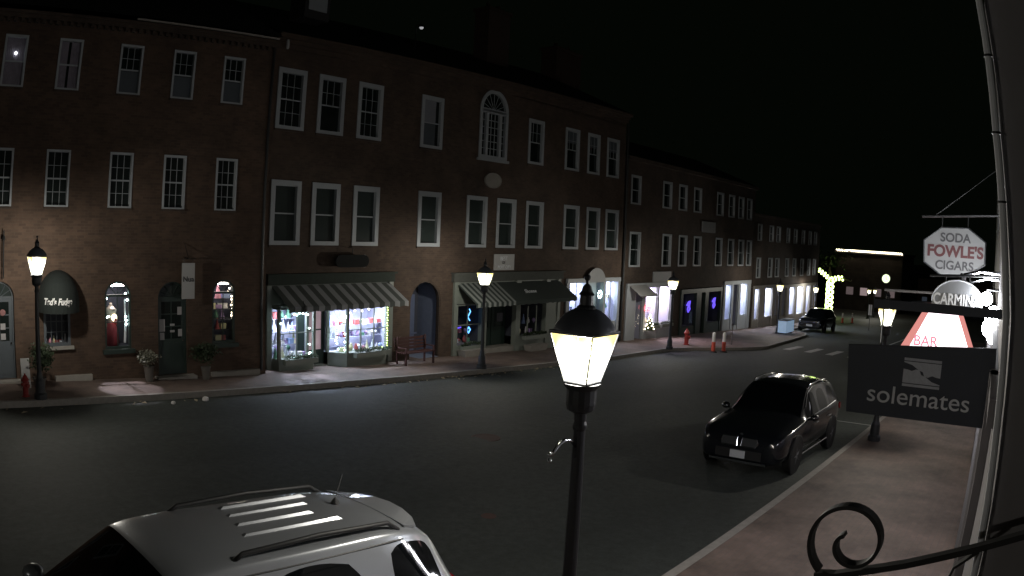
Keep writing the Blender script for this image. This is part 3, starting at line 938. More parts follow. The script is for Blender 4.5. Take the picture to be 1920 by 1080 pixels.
bush('potted_shrub', Lp(5.42, -.95), .50, .5, 800, 'leafy dark shrub in a pot at the foot of the leftmost far lamp', 'shrub', poth=.25)
bush('flower_pot', Lp(8.67, -.5), .46, .26, 700, 'tall pot of pale flowers beside the dark green arched door', 'flower pot', 'dryleaf', potr=.14, poth=.42, size=.045)
bush('potted_shrub', Lp(10.4, -.5), .50, .42, 800, 'round dark shrub in a pot beyond the dark green arched door', 'shrub', potr=.13, poth=.35)
for u0_, u1_, lab in ((6.02, 7.1, 'low grey stone slab against the brick wall under the dome awning'), (10.75, 12.3, 'low grey stone slab against the brick wall by the fairy lit window')):
    p = Lp((u0_ + u1_) / 2, 0)
    o = MB().box(-(u1_ - u0_) / 2, -.16, -.1, (u1_ - u0_) / 2, -.004, .14).build('stone_slab', M['stone']); o.matrix_world = Matrix.Translation(p) @ Matrix.Rotation(LA, 4, 'Z'); tag(o, lab, 'stone slab')
# sandwich board and hydrant by the left lamp
sb = empty('sandwich_board', Lp(5.05, -.85), LA, 'narrow white folding sign board beside the grey arched door', 'sign')
b = MB(); b.hexa([(-.12, -.14, 0), (.12, -.14, 0), (.12, -.12, 0), (-.12, -.12, 0), (-.12, -.01, .72), (.12, -.01, .72), (.12, .0, .72), (-.12, .0, .72)]); b.build('front_panel', M['signwhite'], sb)
b = MB(); b.hexa([(-.12, .14, 0), (.12, .14, 0), (.12, .16, 0), (-.12, .16, 0), (-.12, .012, .72), (.12, .012, .72), (.12, .02, .72), (-.12, .02, .72)]); b.build('back_panel', M['signwhite'], sb)


def hydrant(x, y, label, s=1.0):
    r = empty('fire_hydrant', (x, y, gz(x) + .15), .6, label, 'hydrant', 'red fire hydrants')
    MB().lathe([(.15 * s, 0), (.15 * s, .04 * s), (.10 * s, .05 * s), (.10 * s, .5 * s), (.14 * s, .52 * s), (.14 * s, .56 * s), (.11 * s, .6 * s), (.07 * s, .68 * s), (.03 * s, .71 * s), (.03 * s, .76 * s)], n=14).build('barrel', M['red'], r)
    MB().lathe([(.055 * s, -.17 * s), (.055 * s, .17 * s)], (0, 0, .42 * s), 10, 'x').build('side_nozzle', M['red'], r)
    MB().lathe([(.075 * s, -.16 * s), (.075 * s, 0)], (0, 0, .36 * s), 10, 'y').build('front_nozzle', M['red'], r)


hydrant(4.62, 17.9, 'short red hydrant at the kerb beside the leftmost far lamp', .72)
hydrant(35.9, 16.85, 'red fire hydrant between the lamp post and the two orange delineator posts', 1.1)

def bulb_light(parent, loc, power, col, r=.04, spot=None, rot=(0, 0, 0)):
    ld = bpy.data.lights.new('display_bulb_light', 'SPOT' if spot else 'POINT'); ld.energy = power; ld.color = col; ld.shadow_soft_size = r
    if spot: ld.spot_size = math.radians(spot); ld.spot_blend = .3
    o = bpy.data.objects.new('display_bulb_light', ld); COL.objects.link(o); o.parent = parent; o.location = loc; o.rotation_euler = rot


def aim(src, dst):
    return (Vector(dst) - Vector(src)).to_track_quat('-Z', 'Y').to_euler()


def gobo(ob, scale, lo, hi):
    ld = ob.data; ld.use_nodes = True; t = ld.node_tree; e = t.nodes['Emission']
    tc = t.nodes.new('ShaderNodeTexCoord'); nz = t.nodes.new('ShaderNodeTexNoise'); mr = t.nodes.new('ShaderNodeMapRange')
    nz.inputs['Scale'].default_value = scale; nz.inputs['Detail'].default_value = 2
    mr.inputs['From Min'].default_value = lo; mr.inputs['From Max'].default_value = hi
    t.links.new(tc.outputs['Normal'], nz.inputs['Vector']); t.links.new(nz.outputs['Fac'], mr.inputs['Value']); t.links.new(mr.outputs['Result'], e.inputs['Strength'])


bulb_light(L, (7.93, .62, 2.3), 330, (.95, .9, 1), .03, 34, aim((7.93, .62, 2.3), (7.85, -1.15, -.15)))
# ================================================================ CENTRE BUILDING (frame C)
CY = 19.55
Cc = empty('brick_building', (0, CY, 0), 0, 'long three storey brick building with arched top window and striped awnings', 'building')
CMx = frame_m(Cc)
Ct = [(12.93, 14.02), (14.52, 15.61), (16.19, 17.28), (19.15, 20.27), (25.42, 26.50), (28.12, 29.24), (29.95, 31.0), (31.66, 32.8)]
Cm = [(12.93, 14.07), (14.5, 15.64), (16.21, 17.35), (19.2, 20.36), (21.77, 22.96), (23.57, 24.77), (25.46, 26.66), (28.2, 29.42), (30.05, 31.2), (31.72, 32.95)]
S1 = (12.9, 18.05, -1.6, 2.2)
AR = (18.98, 20.55, -.62, 2.2)
S2 = (21.25, 28.1, -1.6, 2.1)
S3 = (28.7, 33.2, -1.6, 1.95)
holes = [S1, AR, S2, S3, (22.31, 24.02, 6.9, 9.68)] + [(a, b, 6.96, 8.87) for a, b in Ct] + [(a, b, 3.43, 5.40) for a, b in Cm]
wall('wall', Cc, 12.72, 33.45, -1.8, 9.65, holes, M['brick2'], arches=(1, 4), zt1=10.05)
b = MB(); b.box(12.72, .3, 2.5, 33.44, 11, 9.6); b.box(12.72, 3.2, -1.8, 33.44, 11, 2.5); b.box(18.1, .28, -1.8, 18.6, 3.2, 2.5); b.box(20.9, .28, -1.8, 21.1, 3.2, 2.5); b.box(28.2, .28, -1.8, 28.5, 3.2, 2.5); b.box(33.25, .02, -1.8, 33.44, 3.2, 2.5)
b.quad((12.72, 0, 2.5), (12.72, .3, 2.5), (12.72, .3, 9.6), (12.72, 0, 9.65)); b.quad((12.72, .3, 9.59), (33.44, .3, 9.59), (33.44, .3, 10.05), (12.72, .3, 9.65))
b.quad((33.44, .3, -1.8), (33.44, 0, -1.8), (33.44, 0, 10.05), (33.44, .3, 10.05))
b.build('rear_wall', M['brick3'], Cc)
b = MB()
for (y0, dz0, dz1) in ((-.10, -.28, -.12), (-.2, -.12, .0), (-.36, .0, .16)):
    b.hexa([(12.66, y0, 9.72 + dz0), (33.5, y0, 10.12 + dz0), (33.5, .3, 10.12 + dz0), (12.66, .3, 9.72 + dz0), (12.66, y0, 9.72 + dz1), (33.5, y0, 10.12 + dz1), (33.5, .3, 10.12 + dz1), (12.66, .3, 9.72 + dz1)])
b.build('cornice', M['brick2'], Cc)
b = MB(); b.quad((12.66, -.3, 9.9), (33.5, -.3, 10.3), (33.5, 5.5, 12.9), (12.66, 5.5, 12.5)); b.quad((12.66, 5.5, 12.5), (33.5, 5.5, 12.9), (33.5, 11, 9.6), (12.66, 11, 9.6)); b.build('roof', M['roof'], Cc)
for i, (a, c) in enumerate(Ct):
    st = ['grid', 'upper', 'grid', 'none', 'upper', 'upper', 'upper', 'upper'][i]
    w = window(Cc, a, c, 6.96, 8.87, .14 if i < 4 else .13, 3, 4, st)
    if i == 3:
        MB().box(a + .14, .03, 7.9, c - .35, .04, 8.72).build('blind', M['blind'], w)
        MB().box(a + .14, .075, 7.08, c - .3, .083, 7.9).build('lower_blind', M['blinddim'], w)
    if i > 4: MB().box(a + .13, .07, 8.2, c - .13, .08, 8.72).build('blind', M['blinddim'], w)
for i, (a, c) in enumerate(Cm):
    window(Cc, a, c, 3.43, 5.40, .16 if i < 4 else .14, 3, 4, 'none', pane='glassgreen')
# arched window
a, c, d, e = 22.31, 24.02, 6.9, 9.68
s = e - (c - a) / 2
f = arch_frame(a, c, d, e, .15, -.04, .1, fan=8, bar=s - .03)
f.box(a + .15, -.04, s - .12, c - .15, .1, s + .06)
f.box(a + .15, -.04, d, c - .15, .1, d + .13)
for x in (a + .38, c - .52): f.box(x, -.03, d + .13, x + .14, .1, s - .12)
for k in (1, 2): f.box(a + .52 + .67 * k / 3 - .012, .03, d + .13, a + .52 + .67 * k / 3 + .012, .06, s - .12)
for k in range(1, 6): f.box(a + .15, .03, d + .13 + (s - .25 - d) * k / 6 - .012, c - .15, .062, d + .13 + (s - .25 - d) * k / 6 + .012)
o = f.build('window', M['white'], Cc)
arch_pane(a + .05, c - .05, d, e - .05, .085).build('pane', M['glassdark'], o)
MB().box(a - .08, -.1, d - .1, c + .08, .02, d - .002).build('sill', M['white'], o)
# oval plaque
pl = empty('oval_plaque', (23.2, CY - .02, 6.06), 0, 'pale oval plaque on the brick below the arched top window', 'plaque')
n = 28
MB().prism([(.50 * math.cos(2 * math.pi * k / n), 0, .30 * math.sin(2 * math.pi * k / n)) for k in range(n)], (0, -.05, 0)).build('panel', M['stone'], pl)
MB().tube([(.49 * math.cos(2 * math.pi * k / n), -.055, .29 * math.sin(2 * math.pi * k / n)) for k in range(n + 1)], .018, 6).build('rim', M['stone'], pl)
# rectangular sign
sg = empty('shop_sign', (24.1, CY - .03, 2.86), 0, 'square white sign with small dark print above the dark shop awning', 'sign')
MB().box(-.63, -.04, -.32, .63, 0, .32).build('board', M['signwhite'], sg)
text('lettering', 'BEST', .22, M['greyink'], sg, (-.05, -.045, .14)); text('lettering', 'OF', .16, M['ink'], sg, (-.05, -.045, -.02)); text('lettering', 'PORT CITY', .17, M['greyink'], sg, (0, -.045, -.2))
# dark pill sign
ps = empty('shop_sign', (16.05, CY - .25, 2.94), 0, 'dark lozenge sign hung from the brick over the first striped awning', 'sign')
pts = [(.5 + .2 * math.cos(t), 0, .2 * math.sin(t)) for t in [math.pi * (k / 8 - .5) for k in range(9)]] + [(-.5 - .2 * math.cos(t), 0, -.2 * math.sin(t)) for t in [math.pi * (k / 8 - .5) for k in range(9)]]
MB().prism(pts, (0, -.05, 0)).build('board', mat('matt_black_board', (.008, .009, .009), 1.0, var=0), ps)
MB().tube([(p[0], -.025, p[2]) for p in pts[:9]], .012, 6).build('rim', M['stone'], ps)
MB().tube([(0, -.02, .2), (0, -.02, .42), (0, .22, .42)], .012, 6).build('bracket', M['iron'], ps)

# --- shopfront 1
W = M['wood_green']
b = MB(); b.box(12.85, -.14, 2.22, 18.1, .0, 2.5); b.box(12.8, -.22, 2.5, 18.15, 0, 2.56); b.build('fascia', mat('dull_green_fascia_paint', (.035, .045, .038), .95, var=.3), Cc)
b = MB()
b.box(12.85, -.1, -1.6, 13.02, .1, 2.22); b.box(17.88, -.1, -1.6, 18.08, .1, 2.22)
b.box(13.02, .0, 1.55, 17.88, .1, 2.22)
b.build('shopfront', W, Cc)


def bay(parent, x0, x1, zb, zs, zt, out, side, label, mul, lightm):
    """a three sided bay; plan from (x0,0) out to (x0+side,-out) ... (x1-side,-out) to (x1,0)"""
    P = [(x0, 0), (x0 + side, -out), (x1 - side, -out), (x1, 0)]
    f = MB()
    pl_ = [(x, y, zb) for x, y in P]
    f.prism(pl_, (0, 0, zs - zb))
    f.prism([(x, y, zt) for x, y in P], (0, 0, .12))
    for x, y in P: f.box(x - .045, y - .045, zs, x + .045, y + .045, zt)
    for t in mul:
        x = P[1][0] + (P[2][0] - P[1][0]) * t; f.box(x - .018, -out - .02, zs, x + .018, -out + .02, zt)
    zm = zs + (zt - zs) * .52
    f.box(P[1][0], -out - .015, zm - .015, P[2][0], -out + .015, zm + .015)
    o = f.build('bay_window', W, parent)
    for (ax, ay), (bx, by) in zip(P[:-1], P[1:]):
        MB().quad((ax, ay, zs), (bx, by, zs), (bx, by, zt), (ax, ay, zt)).build('pane', M['clear'], o)
    r = MB(); r.quad((x0, 1.0, zs), (x1, 1.0, zs), (x1, 1.0, zt), (x0, 1.0, zt)); r.quad((x0, 0.05, zs), (x0, 1, zs), (x0, 1, zt), (x0, .05, zt)); r.quad((x1, 1, zs), (x1, .05, zs), (x1, .05, zt), (x1, 1, zt)); r.quad((x0, .0, zt - .005), (x0, 1, zt - .005), (x1, 1, zt - .005), (x1, 0, zt - .005)); r.quad((x0, 0, zs - .003), (x1, 0, zs - .003), (x1, 1, zs - .003), (x0, 1, zs - .003))
    MB().box(x0 + .2, -.1, zt - .03, x1 - .2, .2, zt - .01).build('strip_light', M[lightm], r.build('display_interior', M['shopwall'], o))
    return o


# left display (flat, projecting box) and right bay
b1 = bay(Cc, 13.04, 14.46, -1.3, 0.0, 1.5, .42, .04, '', (.5,), 'shoplight')
shelf(b1, 13.1, 14.4, .3, .75)
goods(CMx, 13.05, 14.4, -.12, [.005], 'goods in the first display window', .17, 'the first window under the striped awning', .85)
goods(CMx, 13.05, 14.4, .3, [.35, .755], 'goods in the first display window', .15, 'the first window under the striped awning', .85)
shelf(b1, 13.1, 14.4, .3, .345)
goods(CMx, 13.05, 14.4, .75, [.005, 1.1], 'goods in the first display window', .2, 'the first window under the striped awning', 1.1)
shelf(b1, 13.1, 14.4, .75, 1.095)
b2 = bay(Cc, 15.3, 17.86, -1.3, 0.0, 1.42, .5, .42, '', (.33, .66), 'shoplight')
goods(CMx, 15.7, 17.5, -.2, [.005], 'goods in the bay window', .18, 'the bay window under the striped awning', .9)
goods(CMx, 15.4, 17.8, .3, [.40, .80], 'goods in the bay window', .19, 'the bay window under the striped awning', .85)
shelf(b2, 15.4, 17.8, .3, .395); shelf(b2, 15.4, 17.8, .3, .795)
# door recess
b = MB(); b.box(14.52, .12, -.36, 14.19, .19, 1.5); b.box(15.14, .12, -.36, 15.24, .19, 1.5); b.box(14.19, .12, -.36, 15.14, .17, .1); b.box(14.19, .12, 1.38, 15.14, .19, 1.5); b.box(14.86, .13, .1, 14.9, .17, 1.38); b.box(14.19, .13, .72, 15.14, .17, .76)
o = b.build('shop_door', M['dkgreen'], Cc)
MB().quad((14.19, .16, .1), (15.14, .16, .1), (15.14, .16, 1.38), (14.19, .16, 1.38)).build('pane', mat('lit_curtained_pane', (.5, .35, .38), .6, var=.3, scale=5, emit=.22, ecol=(1, .7, .8)), o)
MB().box(14.5, .65, -1.6, 15.26, .7, 1.55).build('recess_back', M['darkroom'], Cc)
MB().box(14.5, -.02, -1.6, 15.26, .7, -.38).build('threshold', M['stone'], Cc)

stripe1 = stripes('striped_awning_canvas', (0.075, 0.085, 0.08), (0.30, 0.31, 0.32), 0.45)


def awning(x0, x1, zt, zb, out, m, label, val=.16, parent=None, thick=.0, mats=None, skew=.0):
    r = empty('awning', (0, CY, 0), 0, label, 'awning')
    b = MB()
    n = int((x1 - x0) / .1)
    yb = -out
    b.hexa([(x0 + skew, yb, zb), (x1 + skew, yb, zb), (x1, -.02, zt), (x0, -.02, zt), (x0 + skew, yb, zb + .012), (x1 + skew, yb, zb + .012), (x1, -.02, zt + .012), (x0, -.02, zt + .012)])
    for k in range(n):
        xa, xb = x0 + skew + (x1 - x0) * k / n, x0 + skew + (x1 - x0) * (k + 1) / n
        za = zb - val + .03 * abs(math.sin(k * math.pi / 4)); zc = zb - val + .03 * abs(math.sin((k + 1) * math.pi / 4))
        b.quad((xa, yb - .004, za), (xb, yb - .004, zc), (xb, yb - .004, zb + .01), (xa, yb - .004, zb + .01))
    b.build('canvas', m, r)
    MB().tube([(x0 + skew, yb + .02, zb - .02), (x1 + skew, yb + .02, zb - .02)], .014, 6).tube([(x0 + skew, yb + .02, zb - .02), (x0, 0, zb - .1)], .012, 6).tube([(x1 + skew, yb + .02, zb - .02), (x1, 0, zb - .1)], .012, 6).build('frame', M['lampiron'], r)
    return r


awning(13.05, 17.95, 2.18, 1.62, 1.0, stripe1, 'wide awning striped in grey and white over the gift shop windows')
bush_lab = 'evergreen sprays in the window box under the '


def window_box(x0, x1, y, z, label):
    r = empty('window_box', (0, CY + y, z), 0, label, 'window box')
    MB().box(x0, -.1, -.16, x1, .08, 0).build('trough', W, r)
    rnd = random.Random(int(x0 * 10)); fm = MB(); n = int((x1 - x0) / .16) + 1
    for k in range(n): fm.leaves((x0 + .08 + (x1 - x0 - .16) * k / max(1, n - 1), -.03, .06 + rnd.uniform(-.02, .05)), .12, .1, .09, 60, .035, rnd)
    fm.build('foliage', M['foliage'], r)


window_box(13.2, 14.44, -.55, .0, bush_lab + 'first gift shop display window')
window_box(15.95, 17.45, -.63, .0, bush_lab + 'gift shop bay window')
string_lights(CMx, [(x, -.47, z) for x, z in [(13.12, 1.1), (13.3, 1.3), (13.62, 1.36), (13.72, 1.33), (13.82, 1.38), (13.95, 1.36), (14.08, 1.34), (14.14, 1.32), (14.2, .9), (14.22, .4), (14.25, .14), (14.2, .1), (13.9, .08), (13.6, .05)]], 'bulbcool', 'cool white fairy lights across the top of the first gift shop window', .026)
string_lights(CMx, [(x, y, z) for x, y, z in [(15.48, -.24, 1.3), (15.5, -.25, 1.05), (15.5, -.25, .82), (15.47, -.24, .62), (15.49, -.24, .5), (15.46, -.23, .4), (15.5, -.25, .3), (15.53, -.27, .12), (15.66, -.45, .1), (15.7, -.47, .26), (15.66, -.45, .36), (15.7, -.47, .5), (15.66, -.45, .62), (15.69, -.47, 1.15), (15.66, -.45, 1.2)]], 'bulbcool', 'green tinted fairy lights on the angled side pane of the bay window', .028)
string_lights(CMx, [(17.40 + .02 * (k % 2), -.56, 1.4 - .085 * k) for k in range(16)] + [(17.2, -.56, .09), (16.9, -.56, .1)], 'bulbgreen', 'yellow green fairy lights down the far edge of the bay window', .02)
string_lights(CMx, [(15.8, -.53, 1.3), (16.0, -.53, 1.36), (16.3, -.53, 1.34), (16.6, -.53, 1.38)], 'bulbwarm', 'three or four warm bulbs along the top of the bay window', .024)

# bench
bn = empty('bench', (18.45, CY - .85, gz(18.45) + .15), 0, 'dull red slatted wooden bench outside the gift shop', 'bench')
b = MB()
for k in range(4): b.box(-.75, -.28 + .11 * k, .42, .75, -.2 + .11 * k, .45)
b.build('seat', M['redwood'], bn)
b = MB()
for k in range(4): b.box(-.75, .2 + .015 * k, .5 + .11 * k, .75, .23 + .015 * k, .58 + .11 * k)
b.build('backrest', M['redwood'], bn)
for x in (-.68, .64):
    MB().box(x, -.28, 0, x + .05, -.22, .62).box(x, -.22, .58, x + .05, .2, .62).box(x, .16, 0, x + .05, .22, .95).build('leg', M['redwood'], bn)

# arched passage: dark blue door set back
arch_frame(AR[0], AR[1], AR[2], AR[3], .05, .02, .14).build('passage_frame', M['brick3'], Cc)
b = MB(); b.box(18.7, 1.2, -1.6, 20.85, 1.25, 2.4); o = b.build('passage_back', M['darkroom'], Cc)
b = MB(); b.quad((18.97, .2, -1.6), (18.97, 1.2, -1.6), (18.97, 1.2, 2.4), (18.97, .2, 2.4)); b.quad((20.56, 1.2, -1.6), (20.56, .2, -1.6), (20.56, .2, 2.4), (20.56, 1.2, 2.4)); b.box(18.97, .02, -1.0, 20.56, 1.2, -.6); b.build('passage_side', mat('blue_grey_plaster', (.20, .24, .34), .8, var=.2), Cc)
b = MB(); b.box(19.15, 1.1, -.6, 20.3, 1.16, 1.6); b.box(19.25, 1.07, .25, 19.7, 1.1, 1.4); b.box(19.8, 1.07, .25, 20.2, 1.1, 1.4); b.box(19.1, 1.04, .12, 20.4, 1.1, .18)
o = b.build('passage_door', mat('slate_blue_paint', (.12, .15, .24), .5, var=.2), Cc)
MB().box(19.42, 1.05, .85, 19.62, 1.06, 1.08).build('notice', M['signwhite'], o)

pj_ = empty('light_projector', (13.6, CY - 1.05, 1.5), 0, 'small black spotlight under the striped awning throwing a blue patch on the pavement', 'spotlight')
MB().lathe([(.04, -.02), (.05, .0), (.05, .14), (.03, .16)], n=10).tube([(0, 0, .12), (0, .1, .3)], .012, 6).build('housing', M['iron'], pj_)
bulb_light(pj_, (0, 0, -.03), 260, (.62, .72, 1), .012, 56, aim((0, 0, 0), (-.3, -.72, -1.9)))
gobo([c for c in pj_.children if c.type == 'LIGHT'][0], 5.5, .42, .56)
# --- shopfront 2 : part striped, part dark awning, dark windows with blue neon
b = MB(); b.box(21.1, -.14, 2.12, 28.2, 0, 2.42); b.box(21.05, -.22, 2.42, 28.25, 0, 2.48); b.build('fascia', mat('dull_grey_fascia_paint', (.075, .08, .072), .95, var=.3), Cc)
b = MB()
for x0, x1 in ((21.2, 21.42), (22.85, 23.1), (24.95, 25.25), (27.05, 27.3), (27.9, 28.1)): b.box(x0, -.1, -1.8, x1, .12, 2.12)
b.box(21.42, .0, 1.2, 27.9, .1, 2.12)
b.box(21.42, -.06, -1.8, 22.85, .1, -.3); b.box(25.25, -.06, -1.8, 27.05, .1, -.2); b.box(27.3, -.06, -1.8, 27.9, .1, 1.2)
b.build('shopfront', W, Cc)
f = MB(); f.box(21.42, .02, .44, 22.85, .06, .48); f.box(22.1, .02, -.3, 22.13, .06, 1.2)
o = f.build('shop_window', W, Cc); MB().quad((21.42, .05, -.3), (22.85, .05, -.3), (22.85, .05, 1.2), (21.42, .05, 1.2)).build('pane', M['clear'], o)
room(Cc, 21.3, 22.95, -.3, 1.25, 1.3, 'darkroom', None)
f = MB(); f.box(25.9, .02, -.2, 25.95, .06, 1.0); f.box(26.5, .02, -.2, 26.55, .06, 1.0)
o = f.build('shop_window', W, Cc); MB().quad((25.25, .05, -.2), (27.05, .05, -.2), (27.05, .05, 1.2), (25.25, .05, 1.2)).build('pane', M['clear'], o)
room(Cc, 25.15, 27.15, -.25, 1.25, 1.3, 'darkroom', None)
goods(CMx, 21.45, 22.8, .45, [-.28, .1], 'goods in the dim shop windows', .3, 'the dim window beside the blue neon', 1.0)
goods(CMx, 25.3, 27.0, .45, [-.2, .2], 'goods in the dim shop windows', .34, 'the dim window under the dark awning', 1.1)
b = MB(); b.box(23.1, .45, -.55, 24.0, .5, 1.2); b.box(24.05, .45, -.55, 24.95, .5, 1.2)
o = b.build('double_door', M['dkgreen'], Cc)
MB().quad((23.25, .44, .2), (23.85, .44, .2), (23.85, .44, 1.1), (23.25, .44, 1.1)).quad((24.2, .44, .2), (24.8, .44, .2), (24.8, .44, 1.1), (24.2, .44, 1.1)).build('pane', M['glassgreen'], o)
for x, z, w, h in ((23.4, .45, .35, .3), (24.35, .4, .4, .35), (23.45, .8, .3, .2)): MB().box(x, .42, z, x + w, .43, z + h).build('notice', mat('dim_notice', (.1, .1, .12), .8, var=.3, scale=9), o)
MB().box(23.0, -.02, -1.6, 25.0, .6, -.56).build('threshold', M['stone'], Cc)
nb = empty('neon_sign', (22.3, CY + .12, .0), 0, 'glowing blue upright neon figure in the dim shop window', 'neon sign')
MB().tube([(0, 0, 1.05), (.07, 0, .95), (.0, 0, .85), (-.07, 0, .75), (.0, 0, .65), (.05, 0, .6)], .022, 6).build('upper_tube', M['neonblue'], nb)
MB().tube([(0, 0, .35), (.09, 0, .25), (.0, 0, .12), (-.09, 0, .25), (0, 0, .35)], .026, 6).build('lower_tube', M['neonblue'], nb)
nb = empty('neon_sign', (21.72, CY + .12, .35), 0, 'small violet neon strip in the dim shop window', 'neon sign')
MB().tube([(-.1, 0, 0), (.12, 0, .02)], .03, 6).build('tube', M['neonviolet'], nb)
stripe2 = stripes('half_striped_canvas', (0.034, 0.046, 0.042), (0.24, 0.26, 0.25), 0.30, x_to=23.8)
a2 = awning(21.35, 28.0, 2.05, 1.38, 1.05, stripe2, 'long shop awning, striped green and white at one end and plain dark green beyond')
text('lettering', 'Shoppe', .26, M['greyink'], a2, (25.2, -.62, 1.7), (math.radians(58), 0, 0), .004)
window_box(21.5, 22.8, -.22, -.3, bush_lab + 'blue neon window')
window_box(25.35, 26.95, -.22, -.2, bush_lab + 'dim window of the dark awning')
for x, lab in ((22.0, 'pale stone trough planter below the blue neon window'), (26.1, 'pale stone trough planter under the dark awning')):
    o = MB().hexa([(x - .55, CY - .5, gz(x) + .15), (x + .55, CY - .5, gz(x) + .15), (x + .55, CY - .18, gz(x) + .15), (x - .55, CY - .18, gz(x) + .15), (x - .62, CY - .55, gz(x) + .42), (x + .62, CY - .55, gz(x) + .42), (x + .62, CY - .14, gz(x) + .42), (x - .62, CY - .14, gz(x) + .42)]).build('planter', M['stone'])
    tag(o, lab, 'planter')

# --- shopfront 3
b = MB()
for x0, x1 in ((28.6, 28.85), (30.15, 30.35), (31.75, 31.95), (33.1, 33.3)): b.box(x0, -.08, -1.9, x1, .12, 1.9)
b.box(28.6, -.12, 1.9, 33.3, 0, 2.1); b.box(28.85, -.02, -1.9, 30.15, .1, .0); b.box(31.95, -.02, -1.9, 33.1, .1, -.05); b.box(30.35, .3, -1.9, 31.75, .35, 1.85)
b.build('shopfront', M['white'], Cc)
for a, c, zb in ((28.85, 30.15, .0), (31.95, 33.1, -.05)):
    f = MB(); f.box((a + c) / 2 - .02, 0, zb, (a + c) / 2 + .02, .05, 1.9)
    o = f.build('shop_window', M['white'], Cc); MB().quad((a, .04, zb), (c, .04, zb), (c, .04, 1.9), (a, .04, 1.9)).build('pane', M['clear'], o)
    room(Cc, a - .05, c + .05, zb, 1.95, 1.1, 'shopwall', 'shoplight', y=.13, lw=.5)
    goods(CMx, a, c, .5, [zb + .02, zb + .6, zb + 1.1], 'goods in the bright white shopfront', .26, 'the bright white framed shopfront', 1.0)
sg = empty('shop_sign', (30.9, CY - .13, 1.9), 0, 'pale half round sign board over the white shopfront', 'sign')
MB().prism([(.82 * math.cos(math.pi * k / 16), 0, .68 * math.sin(math.pi * k / 16)) for k in range(17)], (0, -.05, 0)).build('board', M['signgrey'], sg)
wl = empty('lit_wreath', (31.3, CY - .15, 1.32), 0, 'small glowing white wreath between the windows of the white shopfront', 'wreath')
bulbs(wl, [(.15 * math.cos(k * .7), 0, .17 * math.sin(k * .7)) for k in range(9)], 'bulbcool', .035)
MB().tube([(33.6, CY - .1, 9.8), (33.6, CY - .1, -1.1)], .06, 8).build('downpipe', M['iron'], Cc, loc=(-.1, -CY, 0))

# roof things of the centre building
def chimney(x, y, w, d, z0, z1, label):
    r = empty('chimney_stack', (x, y, z0), 0, label, 'chimney')
    MB().box(-w / 2, -d / 2, 0, w / 2, d / 2, z1 - z0).build('shaft', M['chimney'], r)
    MB().box(-w / 2 - .08, -d / 2 - .08, z1 - z0, w / 2 + .08, d / 2 + .08, z1 - z0 + .15).build('crown', M['chimney'], r)
    for q in (-.25, .25): MB().lathe([(.12, 0), (.1, .35)], (q * w, 0, z1 - z0 + .15), 10).build('pot', M['chimney'], r)


chimney(28.0, 24, 1.6, .9, 11.0, 14.8, 'faint broad chimney stack standing up behind the arched top window')
chimney(34.6, 24.5, 2.4, 1.0, 10.5, 14.2, 'faint wide chimney stack near the lower end of the long building')
rl = empty('roof_light', (20.3, 21.0, 11.7), 0, 'small white lamp glowing on the dark roof above the blinds window', 'lamp')
MB().tube([(0, .3, -.75), (0, .3, .3), (0, 0, .32)], .02, 6).build('bracket', M['iron'], rl)
MB().lathe([(.05, .3), (.12, .22), (.13, .18)], n=10).build('shade', M['lampiron'], rl)
MB().ball((0, 0, .18), .085, 10, 6).build('bulb', emi('roof_bulb', (.95, .95, 1), .35), rl)
dw = empty('roof_window', (15.4, 21.2, 11.2), 0, 'grey dormer window at the top of the picture on the dark roof', 'window')
MB().box(-.55, 0, .0, .55, .9, 1.2).build('dormer', M['roof'], dw); MB().box(-.4, -.03, .3, .4, -.002, 1.1).build('frame', M['white'], dw)
ll = empty('gutter_lamp', (12.9, CY - .42, 9.35), 0, 'small pale fitting at the roof corner where the two brick buildings meet', 'lamp')
MB().lathe([(.03, 0), (.05, .05), (.05, .25), (.03, .3)], n=8).build('housing', M['signwhite'], ll)

# ================================================================ BLOCKS 3 AND 4 (further down the hill)
B3 = empty('brick_building', (0, CY, 0), 0, 'darker brick building stepping down the hill beyond the long one', 'building')
b3t = [(34.1, 35.15), (37.65, 38.75), (39.65, 40.75), (41.7, 42.8), (45.2, 46.3), (47.2, 48.25), (48.95, 50.0), (50.6, 51.6)]
b3m = [(34.15, 35.3), (37.8, 38.9), (39.85, 40.95), (41.9, 43.0), (45.2, 46.3), (47.3, 48.35), (49.2, 50.25), (50.8, 51.8)]
sh3 = [(34.0, 39.4, -2.4, 1.75), (40.4, 46.6, -2.4, 1.3), (46.9, 51.9, -2.6, 1.45)]
holes = sh3 + [(a, b, 5.8, 7.3) for a, b in b3t] + [(a, b, 2.6, 4.4) for a, b in b3m]
wall('wall', B3, 33.52, 52.3, -3.0, 8.0, holes, M['brick3'])
b = MB(); b.box(33.52, .3, 2.2, 52.3, 10, 8.0); b.box(33.52, 3, -3, 52.3, 10, 2.2)
for x in (33.55, 39.6, 46.65, 52.0): b.box(x, .25, -3, x + .2, 3, 2.2)
b.build('rear_wall', M['brick3'], B3)
MB().box(33.5, -.25, 8.0, 52.35, .3, 8.2).build('cornice', M['brick3'], B3)
MB().quad((33.5, -.2, 8.22), (52.35, -.2, 8.22), (52.35, 5, 10.2), (33.5, 5, 10.2)).build('roof', M['roof'], B3)
for a, c in b3t: window(B3, a, c, 5.8, 7.3, .11, 3, 4, 'none')
for a, c in b3m: window(B3, a, c, 2.6, 4.4, .11, 3, 4, 'none')
for (x, z, w, h, lab) in ((43.9, 5.0, 1.0, .33, 'blank pale rectangular sign between the upper windows of the darker brick building'), (37.85, 2.05, 1.05, .28, 'blank pale rectangular sign over the shop with the red neon')):
    o = MB().box(x - w, CY - .1, z - h, x + w, CY - .03, z + h).build('wall_sign', M['signgrey']); tag(o, lab, 'sign')


